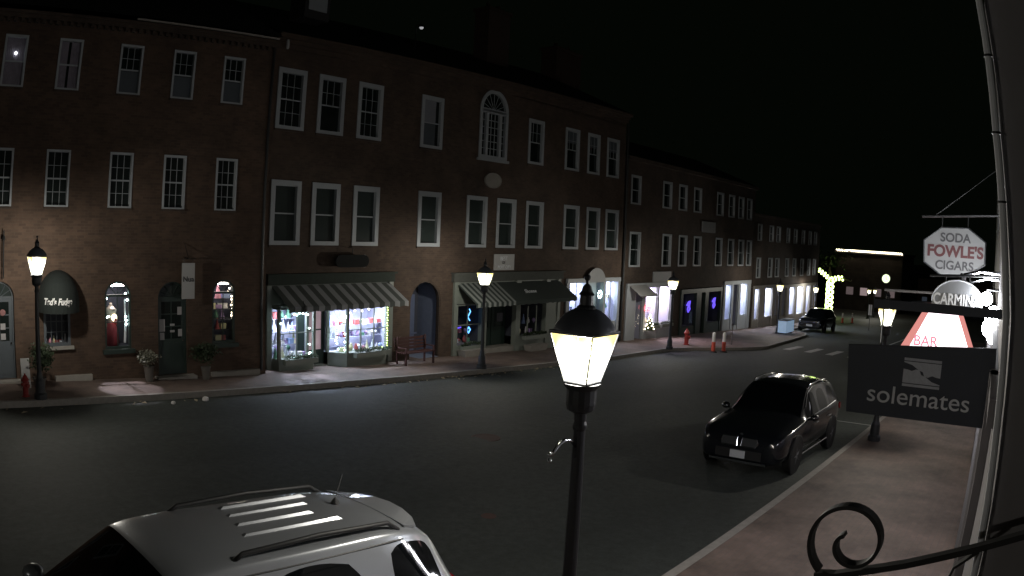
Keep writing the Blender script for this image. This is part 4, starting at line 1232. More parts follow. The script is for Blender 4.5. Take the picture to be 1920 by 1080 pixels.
def shopfront(parent, x0, x1, zb, zt, wins, m, interior, light, gy=.5, head=.25, goods_g=None, depth=1.0):
    b = MB()
    edges = [x0] + [v for w in wins for v in w[:2]] + [x1]
    b.box(x0, -.1, zt, x1, .05, zt + head)
    for k in range(0, len(edges), 2): b.box(edges[k], -.08, -3.0, edges[k + 1], .12, zt)
    for w in wins: b.box(w[0], -.03, -3.0, w[1], .1, w[2])
    b.build('shopfront', m, parent)
    for w in wins:
        f = MB(); f.box(w[0], .0, w[2], w[0] + .06, .06, zt); f.box(w[1] - .06, .0, w[2], w[1], .06, zt); f.box(w[0] + .06, 0, w[2], w[1] - .06, .06, w[2] + .06)
        o = f.build('shop_window', m, parent)
        MB().quad((w[0], .05, w[2]), (w[1], .05, w[2]), (w[1], .05, zt), (w[0], .05, zt)).build('pane', M['clear'], o)
        room(o, w[0], w[1], w[2], zt, depth, interior, w[3] if len(w) > 3 else light, y=.13, lw=.5)


shopfront(B3, 34.0, 39.4, 0, 1.5, [(35.0, 35.9, -1.3, None), (36.1, 37.45, -.55), (37.65, 39.1, -.55)], M['white'], 'shopwall', 'pinklight')
goods(CMx, 36.2, 39.0, .55, [-.53, .1], 'goods in the pink lit shop', .34, 'the pink lit shop with the red neon', 1.2)
nr = empty('neon_sign', (36.2, CY - .14, .42), 0, 'small glowing red oval neon sign in the pink lit shop', 'neon sign')
n = 20
MB().tube([(.30 * math.cos(2 * math.pi * k / n), 0, .17 * math.sin(2 * math.pi * k / n)) for k in range(n + 1)], .022, 6).build('ring', M['neonred'], nr)
text('lettering', 'OPEN', .19, M['neonred'], nr, (0, -.01, 0), bold=.006)
r = empty('awning', (0, CY, 0), 0, 'small white awning over the door of the pink lit shop', 'awning')
MB().hexa([(34.2, -.8, 1.15), (36.0, -.8, 1.15), (36.0, 0, 1.72), (34.2, 0, 1.72), (34.2, -.8, 1.17), (36.0, -.8, 1.17), (36.0, 0, 1.74), (34.2, 0, 1.74)]).build('canvas', M['signwhite'], r)
MB().tube([(34.2, -.8, 1.14), (36.0, -.8, 1.14)], .02, 6).build('frame', M['lampiron'], r)
window_box(36.1, 37.4, -.22, -.55, bush_lab + 'pink lit shop window nearest its door')
window_box(37.7, 39.1, -.22, -.55, bush_lab + 'pink lit shop window nearest the lamp')
tr_ = empty('lit_tree', (36.25, CY - .3, -.75), 0, 'little glowing yellow white tree in front of the pink lit shop', 'tree')
MB().lathe([(.26, .0), (.14, .4), (.03, .85)], n=10).build('cone', M['foliage'], tr_)
bulbs(tr_, [((.27 - .27 * k / 26) * math.cos(k * 2.4), (.27 - .27 * k / 26) * math.sin(k * 2.4), .85 * k / 26 + .02) for k in range(26)], 'bulbwarm', .03)
shopfront(B3, 40.4, 46.6, 0, 1.0, [(40.7, 42.6, -1.0), (43.3, 43.9, -1.7), (44.4, 46.4, -1.0)], M['dkgreen'], 'darkroom', None)
for x, z, lab in ((41.6, .2, 'violet blue neon zigzag in the dark green shop window'), (45.4, .25, 'violet blue neon zigzag in the far pane of the dark green shop')):
    nv = empty('neon_sign', (x, CY - .02, z), 0, lab, 'neon sign')
    MB().tube([(-.25, 0, .1), (-.02, 0, .28), (.18, 0, .34), (.1, 0, .05), (.2, 0, -.15), (-.02, 0, -.3), (-.12, 0, -.12), (.02, 0, .12)], .05, 6).build('tube', M['neonviolet'], nv)
shopfront(B3, 46.9, 51.9, 0, 1.35, [(47.2, 48.3, -1.0, 'shoplight'), (48.6, 49.6, -1.5, None), (50.0, 51.3, -.85)], M['white'], 'shopwall', 'shoplightfar')
B4 = empty('brick_building', (0, CY, 0), 0, 'farthest low brick row beside the lit tree', 'building')
b4t = [(53.0, 53.9), (55.6, 56.6), (57.3, 58.3), (59.9, 60.8), (61.9, 62.9), (64.2, 65.2), (66.4, 67.4), (68.2, 69.2)]
holes = [(52.6, 70.0, -3.3, 1.0)] + [(a, b, 4.4, 5.65) for a, b in b4t] + [(a, b, 1.7, 3.2) for a, b in b4t]
wall('wall', B4, 52.4, 70.3, -3.5, 6.2, holes, M['brick3'])
b = MB(); b.box(52.4, .3, 1.05, 70.3, 10, 6.2); b.box(52.4, 3, -3.5, 70.3, 10, 1.05); b.box(70.1, .05, -3.5, 70.3, 3, 1.05); b.build('rear_wall', M['brick3'], B4)
MB().box(52.4, -.2, 6.2, 70.3, .3, 6.35).build('cornice', M['brick3'], B4)
for a, c in b4t: window(B4, a, c, 4.4, 5.65, .1, 2, 2, 'none'); window(B4, a, c, 1.7, 3.2, .1, 2, 2, 'none')
shopfront(B4, 52.6, 58.9, 0, .9, [(52.9, 53.9, -1.35), (55.2, 56.9, -1.3), (57.6, 58.5, -1.4, None)], M['stone'], 'shopwall', 'shoplightfar')
shopfront(B4, 59.0, 70.0, 0, .8, [(59.4, 60.6, -1.5, None), (61.4, 62.9, -1.5), (63.6, 65.6, -1.6), (66.4, 67.6, -1.6), (68.4, 69.4, -1.6, None)], M['stone'], 'shopwall', 'shoplightfar')

# street furniture far side
def delineator(x, y, label):
    r = empty('delineator_post', (x, y, gz(x)), 0, label, 'delineator post', 'orange delineator posts')
    MB().lathe([(.2, 0), (.2, .03), (.1, .06)], n=12).build('foot', M['rubber'], r)
    MB().lathe([(.1, .05), (.1, .5), (.09, .52)], n=12).build('lower_tube', M['orange'], r)
    MB().lathe([(.09, .52), (.085, .95), (.04, 1.0)], n=12).build('sleeve', M['reflect'], r)


delineator(35.3, 15.05, 'orange post with white sleeve at the kerb corner, nearer the red hydrant')
delineator(35.95, 14.75, 'orange post with white sleeve at the kerb corner, nearer the crosswalk')
delineator(73.1, 17.5, 'distant orange and white post beyond the dark parked car, nearer the car')
delineator(74.9, 16.9, 'distant orange and white post beyond the dark parked car, farther from the car')
bb = empty('pale_blue_box', (50.7, 16.2, gz(50.7) + .15), 0, 'pale blue box with added glow beside the lit lamp near the dark parked car', 'box')  # box shape made up for a bright bluish patch, its glow added
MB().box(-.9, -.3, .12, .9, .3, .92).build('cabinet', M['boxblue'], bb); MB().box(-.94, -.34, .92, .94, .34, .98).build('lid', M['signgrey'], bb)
for x in (-.6, .56): MB().box(x, -.25, 0, x + .06, .25, .12).build('leg', M['iron'], bb)
sp = empty('sign_post', (38.6, 15.4, gz(38.6) + .15), 0, 'short grey post on the kerb corner before the crosswalk', 'post')
MB().tube([(0, 0, 0), (0, 0, 1.05)], .035, 8).build('post', M['pot'], sp); MB().lathe([(.05, 1.0), (.05, 1.12), (.03, 1.16)], n=8).build('head', M['lampiron'], sp)
ss = empty('street_sign', (66.0, 13.3, gz(66)), 0, 'pale crossing sign on a thin post in the middle of the far road', 'sign')
MB().tube([(0, 0, 0), (0, 0, 2.2)], .03, 6).build('post', M['iron'], ss); MB().box(-.02, -.16, 1.3, .02, .16, 2.2).build('panel', M['reflect'], ss)

# ---------------------------------------------------------------- market square at the end of the street
MK = empty('market_building', (112, 0, 0), 0, 'low brick building across the square outlined by a row of roof lights', 'building')
y0_, y1_, zb_, zt_ = 18.0, 28.4, gz(112) - .2, 3.9
b = MB(); b.box(0, y0_, zb_, 12, y1_, zt_); b.build('wall', M['brick3'], MK)
MB().box(-.3, y0_ - .2, zt_, 12.3, y1_ + .2, zt_ + .3).build('roof', M['roof'], MK)
for k, y in enumerate((19.5, 21.6, 23.8, 26.0)):
    f = MB(); f.box(-.04, y - .55, zb_ + 2.4, -.002, y + .55, zb_ + 3.5); o = f.build('window', mat('dim_lit_window_%s' % 'abcd'[k], (.3, .25, .3), .6, var=.6, scale=5, emit=(.12, .1, .3, .1)[k], ecol=(.8, .6, .6)), MK)
rs = empty('string_lights', (111.6, 0, 0), 0, 'long row of white lights along the roof edge across the square', 'string lights')
pts = [(0, y0_ + .1 + k * (y1_ - y0_ - .2) / 57, zt_ + .28 + .13 * (k % 2)) for k in range(58)]
MB().tube(pts, .015, 4).build('wire', M['iron'], rs)
bulbs(rs, pts, 'bulbwarm', .085)
ck = empty('lit_clock', (100, 18.25, 0.95), 0, 'round lit yellow green clock below the row of roof lights', 'clock')
MB().lathe([(.55, 0), (.55, .18)], (0, 0, 0), 20, 'x').build('face', M['clockface'], ck)
MB().lathe([(.6, .02), (.6, .2)], (.0, 0, 0), 20, 'x').build('case', M['iron'], ck)
MB().tube([(.1, 0, -.5), (.1, 0, gz(100) - .95)], .08, 8).build('post', M['iron'], ck)
MB().tube([(-.02, 0, 0), (-.02, 0, .4)], .025, 5).build('minute_hand', M['iron'], ck); MB().tube([(-.02, 0, 0), (-.02, -.2, -.15)], .03, 5).build('hour_hand', M['iron'], ck)
# tree wrapped in yellow green lights
tx, ty, tz = 86.0, 22.35, gz(86)
tt = empty('lit_tree', (tx, ty, tz), 0, 'tree whose trunk and two boughs are wrapped in yellow green lights', 'tree')
trunk = [(0, 0, 0), (0, 0, 1.5), (0, 0, 3.2), (0, 0, 4.2)]
left = [(0, 0, 4.0), (0, .7, 4.6), (0, 1.5, 5.1), (0, 2.1, 5.2)]
right = [(0, 0, 4.1), (0, -.9, 4.35), (0, -1.9, 4.3), (0, -2.5, 4.15)]
MB().tube(trunk, [.38, .34, .3, .28], 10).build('trunk', M['trunk'], tt)
for br in (left, right): MB().tube(br, [.25, .2, .14, .08], 8).build('bough', M['trunk'], tt)
MB().tube([(0, 0, 4.1), (0, .2, 5.2), (0, .1, 6.4)], [.2, .12, .04], 8).build('bough', M['trunk'], tt)
wrap = []
for k in range(64):
    a = k * 1.9; wrap.append((-.40 * abs(math.cos(a)) - .0, .38 * math.sin(a), .5 + 3.5 * k / 64))
for br in (left, right):
    for k in range(22):
        t = k / 21 * 3; i = min(2, int(t)); q = t - i
        p = Vector(br[i]).lerp(Vector(br[i + 1]), q); a = k * 2.1
        wrap.append((p.x - .2, p.y + .08 * math.cos(a), p.z + .2 * math.sin(a)))
for k in range(8): wrap.append((-.2 + .1 * math.cos(k), 2.3 + .25 * math.cos(k * 2.3), 5.2 + .28 * math.sin(k * 2.3)))
bulbs(tt, wrap[:98], 'bulbgreen', .13)
rnd = random.Random(5); fm = MB()
for k in range(26):
    a = rnd.uniform(0, 6.28); fm.leaves((rnd.uniform(-2, 2), 2.2 * math.cos(a) * rnd.random() * 1.3, 6.0 + rnd.uniform(-.6, 1.8)), .9, .9, .6, 26, .14, rnd)
fm.build('crown', M['foliage'], tt)
# a few far shop fronts and cars around the square as lit openings in real walls
FB = empty('corner_building', (125, 0, 0), 0, 'dim low building behind the square with small lit windows', 'building')
MB().box(4, 2, gz(125) - .2, 14, 17.8, .6).build('wall', M['brick3'], FB)
MB().box(4, 28.6, gz(125) - .2, 14, 40, 1.2).build('annex', M['brick3'], FB)
for k, y in enumerate((4.0, 7.0, 10.0, 13.0, 16.0)):
    MB().box(3.95, y, gz(125) + 1.3, 3.998, y + .9, gz(125) + 2.4).build('window', mat('far_window_%s' % 'abcde'[k], (.2, .2, .25), .6, var=.4, emit=(.05, .2, .06, .12, .03)[k], ecol=(.6, .75, 1)), FB)


# ---------------------------------------------------------------- cars
def suv(name, loc, label, paint, L=4.9, Wd=1.95, H=1.78, prof=None, ribs=False, yaw=0.0, rails=True, plate=True):
    root = empty(name, loc, 0, label, 'car')
    root.rotation_euler = (0, -math.atan(SLOPE), yaw)
    h = Wd / 2
    S = prof
    ring_n = 9
    bm = bmesh.new()
    rings = []
    for (x, w, zbt, yr, zr, zc, lo) in S:
        # lower edge, sill, door, shoulder, glass foot, glass head, roof edge, roof shoulder, crown
        pts = [(h * .86 * w, lo), (h * .985 * w, lo + .12), (h * w, (lo + zbt) / 2 + .08), (h * .975 * w, zbt - .02)]
        y3, z3 = h * .955 * w, zbt + .03
        y4, z4 = h * yr, zr
        pts.append((y3, z3))
        pts.append((y3 + (y4 - y3) * .88, z3 + (z4 - z3) * .88))
        pts.append((y4, z4))
        pts.append((y4 * .82, z4 + (zc - z4) * .62))
        pts.append((0, zc))
        row = [bm.verts.new((x * L - L / 2, y, z)) for y, z in pts]
        row += [bm.verts.new((x * L - L / 2, -y, z)) for y, z in reversed(pts[:-1])]
        rings.append(row)
    n = len(rings[0])
    GL = {'ws': 1, 'side': 2, 'rear': 3}
    for i in range(len(rings) - 1):
        x0 = S[i][0]; x1 = S[i + 1][0]; xm = (x0 + x1) / 2
        for j in range(n - 1):
            f = bm.faces.new((rings[i][j], rings[i][j + 1], rings[i + 1][j + 1], rings[i + 1][j]))
            jj = j if j < n // 2 else n - 2 - j
            k = 0
            if jj == 4 and any(a < xm < b for a, b in WIN): k = 2
            if jj in (6, 7) and WS[0] < xm < WS[1]: k = 1
            if jj in (6, 7) and RW[0] < xm < RW[1]: k = 3
            f.material_index = k; f.smooth = True
        bm.faces.new((rings[i][n - 1], rings[i][0], rings[i + 1][0], rings[i + 1][n - 1])).smooth = True
    bm.faces.new(rings[0]); bm.faces.new(list(reversed(rings[-1])))
    bmesh.ops.recalc_face_normals(bm, faces=bm.faces)
    cl = bm.edges.layers.float.new('crease_edge')
    for e in bm.edges:
        ms = {f.material_index for f in e.link_faces}
        if len(ms) > 1: e[cl] = .75
    for row in rings:
        for j in (3, n - 5):
            e = bm.edges.get((row[j], row[j]))if False else None
    for i in range(len(rings) - 1):
        for j in (4, n - 5, 6, n - 7):
            e = bm.edges.get((rings[i][j], rings[i + 1][j]))
            if e: e[cl] = max(e[cl], .35)
    me = bpy.data.meshes.new('tmp'); bm.to_mesh(me); bm.free()
    t = bpy.data.objects.new('tmp', me); COL.objects.link(t)
    md = t.modifiers.new('s', 'SUBSURF'); md.levels = 3; md.render_levels = 3
    dg = bpy.context.evaluated_depsgraph_get()
    full = bpy.data.meshes.new_from_object(t.evaluated_get(dg))
    bpy.data.objects.remove(t)
    for k, (nm, m) in enumerate((('body', paint), ('windscreen', M['carglass']), ('side_glass', M['carglass']), ('rear_window', M['carglass']))):
        b2 = bmesh.new(); b2.from_mesh(full)
        bmesh.ops.delete(b2, geom=[f for f in b2.faces if f.material_index != k], context='FACES')
        if k == 2:                       # each side window a mesh of its own
            todo = set(b2.faces); groups = []
            while todo:
                st = [todo.pop()]; gset = set(st)
                while st:
                    f = st.pop()
                    for e in f.edges:
                        for q in e.link_faces:
                            if q in todo: todo.discard(q); gset.add(q); st.append(q)
                groups.append([f.index for f in gset])
            b2.free()
            for gi in groups:
                gi = set(gi)
                b3 = bmesh.new(); b3.from_mesh(full)
                bmesh.ops.delete(b3, geom=[f for f in b3.faces if f.material_index != k], context='FACES')
                b3.faces.ensure_lookup_table()
                bmesh.ops.delete(b3, geom=[f for f in b3.faces if f.index not in gi], context='FACES')
                mm2 = bpy.data.meshes.new('side_window'); b3.to_mesh(mm2); b3.free()
                mm2.materials.append(m)
                for p in mm2.polygons: p.material_index = 0
                o = bpy.data.objects.new('side_window', mm2); COL.objects.link(o); o.parent = root
            continue
        mm2 = bpy.data.meshes.new(nm); b2.to_mesh(mm2); b2.free()
        mm2.materials.append(m)
        for p in mm2.polygons: p.material_index = 0
        o = bpy.data.objects.new(nm, mm2); COL.objects.link(o); o.parent = root
    # wheels and arches
    wr = .37
    for fx in AX:
        for sy in (-1, 1):
            x = fx * L - L / 2
            ao = MB(); ao.lathe([(wr + .06, -.01), (wr + .06, .02), (wr + .035, .03), (.05, .03)], (0, 0, 0), 28, 'y')
            arch = ao.build('wheel_arch', M['plastic'], root); arch.location = (x, sy * (h * .992), wr + .01)
            if sy < 0: arch.rotation_euler = (0, 0, math.pi)
            w = MB().lathe([(wr * .62, -.10), (wr * .93, -.10), (wr, -.07), (wr, .06), (wr * .94, .09), (wr * .64, .10), (wr * .62, .05)], (0, 0, 0), 28, 'y').build('wheel', M['rubber'], root, smooth=False)
            w.location = (x, sy * (h - .085), wr)
            if sy < 0: w.rotation_euler = (0, 0, math.pi)
            rm = MB(); rm.lathe([(wr * .6, .05), (wr * .64, .098), (wr * .58, .098), (wr * .54, .07)], (0, 0, 0), 28, 'y')
            rm.lathe([(.05, .05), (.05, .09), (.03, .1)], (0, 0, 0), 12, 'y')
            for k in range(5):
                a = k * 2 * math.pi / 5; ca, sa = math.cos(a), math.sin(a)
                rm.tube([(.03 * ca, .085, .03 * sa), (wr * .58 * ca, .085, wr * .58 * sa)], [.035, .022], 6)
            rm.build('rim', M['alloy'], w)
    if rails:
        for sy in (-1, 1):
            y = sy * h * RAIL[0]
            p = [(RAIL[1] * L - L / 2, y, RAIL[3] - .03), (RAIL[1] * L - L / 2 + .12, y, RAIL[3] + .05), ((RAIL[1] + RAIL[2]) / 2 * L - L / 2, y, RAIL[3] + .075), (RAIL[2] * L - L / 2 - .12, y, RAIL[3] + .045), (RAIL[2] * L - L / 2, y, RAIL[3] - .04)]
            MB().tube(p, .021, 8).build('roof_rail', RAILM, root, smooth=True)
    return root


# parked dark SUV (front towards the camera).  x fraction, width, belt, roof y, roof z, centre z, low z
WIN = ((.335, .52), (.545, .70), (.73, .86)); WS = (.30, .445); RW = (.935, .975); AX = (.185, .785); RAIL = (.68, .47, .80, 1.60); RAILM = M['chrome']
prof = [(.0, .70, .56, .60, .62, .66, .30), (.008, .82, .66, .74, .74, .78, .24), (.03, .93, .78, .78, .86, .90, .22), (.09, .985, .86, .80, .93, .985, .22), (.20, 1, .92, .80, .99, 1.055, .24), (.29, 1, .96, .80, 1.035, 1.10, .26),
        (.31, 1, .97, .80, 1.07, 1.135, .26), (.345, 1, .98, .78, 1.19, 1.27, .26), (.43, 1, 1.0, .70, 1.53, 1.61, .26), (.455, 1, 1.0, .69, 1.58, 1.665, .26), (.52, 1, 1.01, .685, 1.615, 1.71, .26), (.545, 1, 1.01, .685, 1.62, 1.715, .26), (.70, 1, 1.02, .68, 1.61, 1.71, .26), (.73, 1, 1.02, .68, 1.605, 1.70, .26),
        (.86, .99, 1.03, .66, 1.55, 1.65, .28), (.92, .97, 1.04, .66, 1.47, 1.58, .28), (.945, .95, 1.03, .70, 1.36, 1.46, .28), (.975, .92, .98, .76, 1.08, 1.14, .28), (.99, .90, .80, .78, .88, .92, .30), (1.0, .82, .62, .70, .68, .70, .34)]
XC = 16.5
X5 = suv('parked_car', (XC, 5.26, gz(XC) + 0.0), 'glossy black SUV parked at the near kerb facing up the hill', M['carblack'], 4.88, 1.94, 1.76, prof)
fx_ = -4.88 / 2
for sy in (-1, 1):
    pts = [(fx_ + .02, sy * .04, .60), (fx_ + .02, sy * .36, .60), (fx_ + .055, sy * .40, .68), (fx_ + .075, sy * .36, .76), (fx_ + .075, sy * .06, .77)]
    g_ = MB().prism([(p[0] - .05, p[1], p[2]) for p in pts], (.06, 0, 0))
    go_ = g_.build('grille', M['lampiron'], X5)
    MB().tube([(p[0] - .055, p[1], p[2]) for p in pts + pts[:1]], .012, 6).build('chrome_surround', M['chrome'], go_)
    hl = MB(); hl.hexa([(fx_ + .06, sy * .45, .62), (fx_ + .26, sy * .90, .66), (fx_ + .40, sy * .86, .66), (fx_ + .2, sy * .45, .62), (fx_ + .08, sy * .45, .745), (fx_ + .34, sy * .88, .81), (fx_ + .50, sy * .84, .82), (fx_ + .26, sy * .45, .755)])
    hl.build('headlight', M['headlamp'], X5)
    MB().lathe([(.055, -.02), (.055, .03)], (fx_ + .04, sy * .62, .42), 12, 'x').build('fog_lamp', M['headlamp'], X5)
    mr = MB(); mr.ball((-.72, sy * 1.06, 1.06), .1, 10, 8, .75); mr.tube([(-.70, sy * .92, 1.0), (-.72, sy * 1.02, 1.03)], .025, 6); mr.build('wing_mirror', M['carblack'], X5, smooth=True)
    MB().tube([(-1.15, sy * .968, .33), (1.0, sy * .968, .33)], .02, 6).build('sill_trim', M['chrome'], X5)
    for x in (-.25, .85): MB().tube([(x, sy * .985, .87), (x + .22, sy * .985, .875)], .014, 6).build('door_handle', M['chrome'], X5)
    MB().hexa([(2.25, sy * .72, .86), (2.40, sy * .72, .86), (2.36, sy * .92, .86), (2.2, sy * .93, .86), (2.2, sy * .72, 1.0), (2.37, sy * .72, 1.0), (2.3, sy * .92, 1.0), (2.15, sy * .93, 1.0)]).build('tail_light', M['taillamp'], X5)
for sy in (-1, 1):
    MB().tube([(-.78, sy * .925, 1.03), (-.3, sy * .93, 1.055), (.8, sy * .925, 1.075), (1.75, sy * .89, 1.10)], .014, 6).tube([(-.66, sy * .80, 1.24), (-.3, sy * .70, 1.50), (.1, sy * .685, 1.60), (.9, sy * .67, 1.60), (1.7, sy * .65, 1.53)], .013, 6).build('window_trim', M['chrome'], X5)
MB().box(fx_ - .055, -.16, .36, fx_ - .035, .16, .51).build('number_plate', M['plate'], X5)
MB().box(fx_ - .02, -.62, .255, fx_ + .1, .62, .30).build('bumper_trim', M['chrome'], X5)
MB().box(fx_ - .012, -.5, .34, fx_ + .1, .5, .52).build('lower_intake', M['plastic'], X5)
MB().lathe([(.045, 0), (.045, .012)], (fx_ + .08, 0, .80), 14, 'x').build('round_badge', M['chrome'], X5)

# silver SUV in the near corner
WIN = ((.385, .555), (.585, .79), (.84, .945)); WS = (.30, .475); RW = (.955, .988); AX = (.19, .80); RAIL = (.585, .56, .885, 1.715); RAILM = M['plastic']
prof = [(.0, .72, .66, .64, .74, .80, .30), (.01, .84, .80, .78, .88, .93, .26), (.04, .94, .92, .80, 1.0, 1.03, .24), (.12, .985, .98, .80, 1.05, 1.09, .24), (.22, 1, 1.02, .78, 1.09, 1.13, .26), (.285, 1, 1.04, .77, 1.11, 1.15, .26),
        (.315, 1, 1.04, .75, 1.18, 1.22, .26), (.37, 1, 1.05, .72, 1.36, 1.41, .26), (.46, 1, 1.06, .665, 1.65, 1.70, .26), (.49, 1, 1.06, .655, 1.69, 1.745, .26), (.555, 1, 1.07, .65, 1.71, 1.77, .26), (.585, 1, 1.07, .65, 1.712, 1.775, .26), (.79, 1, 1.08, .65, 1.70, 1.77, .26), (.84, .99, 1.08, .645, 1.695, 1.765, .26),
        (.90, .98, 1.09, .63, 1.655, 1.735, .27), (.925, .965, 1.09, .60, 1.625, 1.715, .27), (.945, .96, 1.09, .61, 1.56, 1.66, .27), (.955, .955, 1.09, .62, 1.52, 1.61, .27), (.988, .94, 1.05, .74, 1.15, 1.20, .28), (.995, .92, .93, .80, .98, 1.02, .28), (1.0, .86, .7, .72, .78, .80, .32)]
SX, SY = 2.2, 5.05
EX = suv('parked_car', (SX, SY, gz(SX)), 'silver SUV with ribbed roof parked in the near left corner', M['carsilver'], 5.0, 1.96, 1.8, prof, yaw=math.radians(-2.5))
for k, (y, x0, x1) in enumerate(((-.25, .56, 1.60), (-.04, .62, 1.46), (.18, .66, 1.55), (.39, .70, 1.66))):
    zt = 1.768 - abs(y) * .03
    MB().hexa([(x0, y - .045, zt - .03), (x1, y - .045, zt - .03), (x1, y + .045, zt - .03), (x0, y + .045, zt - .03), (x0 + .08, y - .012, zt + .016), (x1 - .08, y - .012, zt + .016), (x1 - .08, y + .012, zt + .016), (x0 + .08, y + .012, zt + .016)]).build('roof_rib', M['carsilver'], EX)
MB().lathe([(.045, 0), (.03, .03), (.012, .05)], (1.74, .06, 1.755), 12).tube([(1.74, .06, 1.80), (1.92, .2, 1.96)], .005, 6).build('antenna', M['plastic'], EX)
for sy in (-1, 1):
    MB().hexa([(2.25, sy * .70, .90), (2.49, sy * .70, .90), (2.44, sy * .90, .90), (2.20, sy * .945, .90), (2.2, sy * .68, 1.17), (2.46, sy * .68, 1.17), (2.41, sy * .86, 1.17), (2.16, sy * .92, 1.17)]).build('tail_light', M['taillamp'], EX)
    MB().tube([(-.05, sy * .675, 1.63), (1.9, sy * .665, 1.625)], .010, 6).build('window_trim', M['plastic'], EX)
    mr = MB(); mr.ball((-.85, sy * 1.07, 1.12), .11, 10, 8, .75); mr.tube([(-.83, sy * .94, 1.06), (-.85, sy * 1.04, 1.09)], .025, 6); mr.build('wing_mirror', M['carsilver'], EX, smooth=True)
    for x in (-.1, .95): MB().tube([(x, sy * .985, .95), (x + .22, sy * .985, .955)], .014, 6).build('door_handle', M['chrome'], EX)
    MB().hexa([(-2.46, sy * .5, .72), (-2.3, sy * .88, .75), (-2.1, sy * .9, .75), (-2.3, sy * .5, .72), (-2.44, sy * .5, .86), (-2.22, sy * .88, .92), (-2.0, sy * .88, .94), (-2.3, sy * .5, .88)]).build('headlight', M['headlamp'], EX)
sl = MB(); SPO = [(-.56, 2.14), (-.4, 2.24), (-.2, 2.30), (0, 2.32), (.2, 2.30), (.4, 2.24), (.56, 2.14)]
for (ya, xa), (yb, xb) in zip(SPO[:-1], SPO[1:]):
    sl.hexa([(2.0, ya, 1.66), (xa, ya, 1.655), (xb, yb, 1.655), (2.0, yb, 1.66), (2.0, ya, 1.727 - .1 * ya * ya), (xa, ya, 1.69 - .1 * ya * ya), (xb, yb, 1.69 - .1 * yb * yb), (2.0, yb, 1.727 - .1 * yb * yb)])
sl.build('rear_spoiler', M['carsilver'], EX)
MB().tube([(2.36, -.1, 1.12), (2.14, -.45, 1.5)], .012, 6).build('rear_wiper', M['plastic'], EX)
MB().tube([(-1.17, -.2, 1.17), (-1.02, .45, 1.25)], .012, 6).build('wiper', M['plastic'], EX)

# distant dark car at the far kerb
WIN = ((.33, .515), (.545, .715), (.755, .875)); WS = (.275, .42); RW = (.925, .985); AX = (.19, .80); RAIL = (.66, .44, .87, 1.745)
DC = suv('parked_car', (58.8, 16.15, gz(58.8)), 'distant dark SUV parked facing us at the far kerb', M['carblack'], 4.7, 2.1, 1.9, prof)
MB().ball((-2.3, .75, .8), .1, 8, 6).build('headlight', M['headlamp'], DC); MB().ball((-2.3, -.75, .8), .1, 8, 6).build('headlight', M['headlamp'], DC)
MB().box(-2.40, -.25, .45, -2.38, .25, .6).build('number_plate', M['plate'], DC)

# ---------------------------------------------------------------- fallen leaves and litter in the gutter
lm = None
for k in range(90):
    x = random.uniform(13.5, 26.5) if k < 70 else random.uniform(3, 12)
    y = 17.61 - .0446 * x - abs(random.gauss(0, .22)) - .03
    if lm is None:
        b = MB().poly([(-.05, 0, 0), (0, -.028, .012), (.055, 0, .004), (0, .03, .016)]); o = b.build('fallen_leaf', M['fallen']); lm = o.data
    else:
        o = bpy.data.objects.new('fallen_leaf', lm); COL.objects.link(o)
    o.location = (x, y, gz(x) + .008); o.rotation_euler = (random.uniform(-.3, .3), random.uniform(-.3, .3), random.uniform(0, 6)); s_ = random.uniform(.9, 1.9); o.scale = (s_, s_, s_)
    tag(o, 'dry pale leaf lying in the gutter along the far kerb', 'leaf', 'dry leaves in the far gutter')
for x, y, s_, lab in ((9.16, 16.75, .09, 'crumpled white paper cup in the gutter, the larger'), (8.2, 16.7, .06, 'scrap of white paper in the gutter, the smaller')):
    b = MB().lathe([(s_ * .6, 0), (s_, s_ * .3), (s_ * .9, s_), (s_ * .4, s_ * 1.3)], n=8).build('paper_cup', M['reflect']); b.location = (x, y, gz(x)); tag(b, lab, 'litter')

# ================================================================ NEAR BUILDING (right edge) and its signs
NA = math.atan(0.036)
N = empty('near_building', (0, -.10, 0), NA, 'dark grey building front running along the right edge of the picture', 'building')
NM = frame_m(N)
M['nearwall'] = mat('grey_painted_front', (.22, .21, .22), .6, var=.2, scale=3)
holes = [(5.6, 7.6, .6, 2.9), (8.2, 10.6, .3, 2.6), (13, 17, .0, 2.4), (20, 25, -.3, 2.1)] + [(x, x + 1.0, 4.6, 6.6) for x in (6, 9, 12, 15, 18, 21)]
wall('wall', N, 2.6, 40, -2.0, 11, holes, M['nearwall'])
b = MB(); b.box(2.6, -8, -2, 40, -.8, 11); b.box(2.6, -.8, 3.2, 40, -.24, 11); b.build('rear_wall', M['nearwall'], N)
# (local +y is towards the street here, so recesses run to -y)
for ob in [o for o in N.children if o.name.startswith('wall')]:
    ob.scale = (1, -1, 1)
EDGE = [(-.03, -1.6), (-.02, 3.08), (-.012, 3.3), (0, 3.53), (.012, 3.83), (.034, 4.04), (.06, 4.33), (.07, 4.53), (.086, 4.73), (.09, 11)]
for x, w, out, z1 in ((2.25, .10, .022, 11), (2.62, .16, .0, 11), (4.9, .22, .06, 3.3), (7.8, .22, .07, 3.0), (11.2, .25, .1, 3.0), (17.6, .3, .12, 2.8), (25.6, .3, .15, 2.4)):
    k_ = .0 if x < 2.5 else .03
    (MB().box(x, -.1, -1.6, x + w, out, z1) if x > 3 else MB().prism([(x, y_ + .021 - k_, z_) for y_, z_ in EDGE] + [(x, -.3, 11), (x, -.3, -1.6)], (w, 0, 0))).build('pilaster', M['nearwall'], N)
MB().box(4.0, -.05, 3.15, 40, .05, 3.30).build('fascia', M['nearwall'], N)
M['pipe'] = mat('pale_downpipe_paint', (.78, .82, .95), .5, var=.25, scale=9)
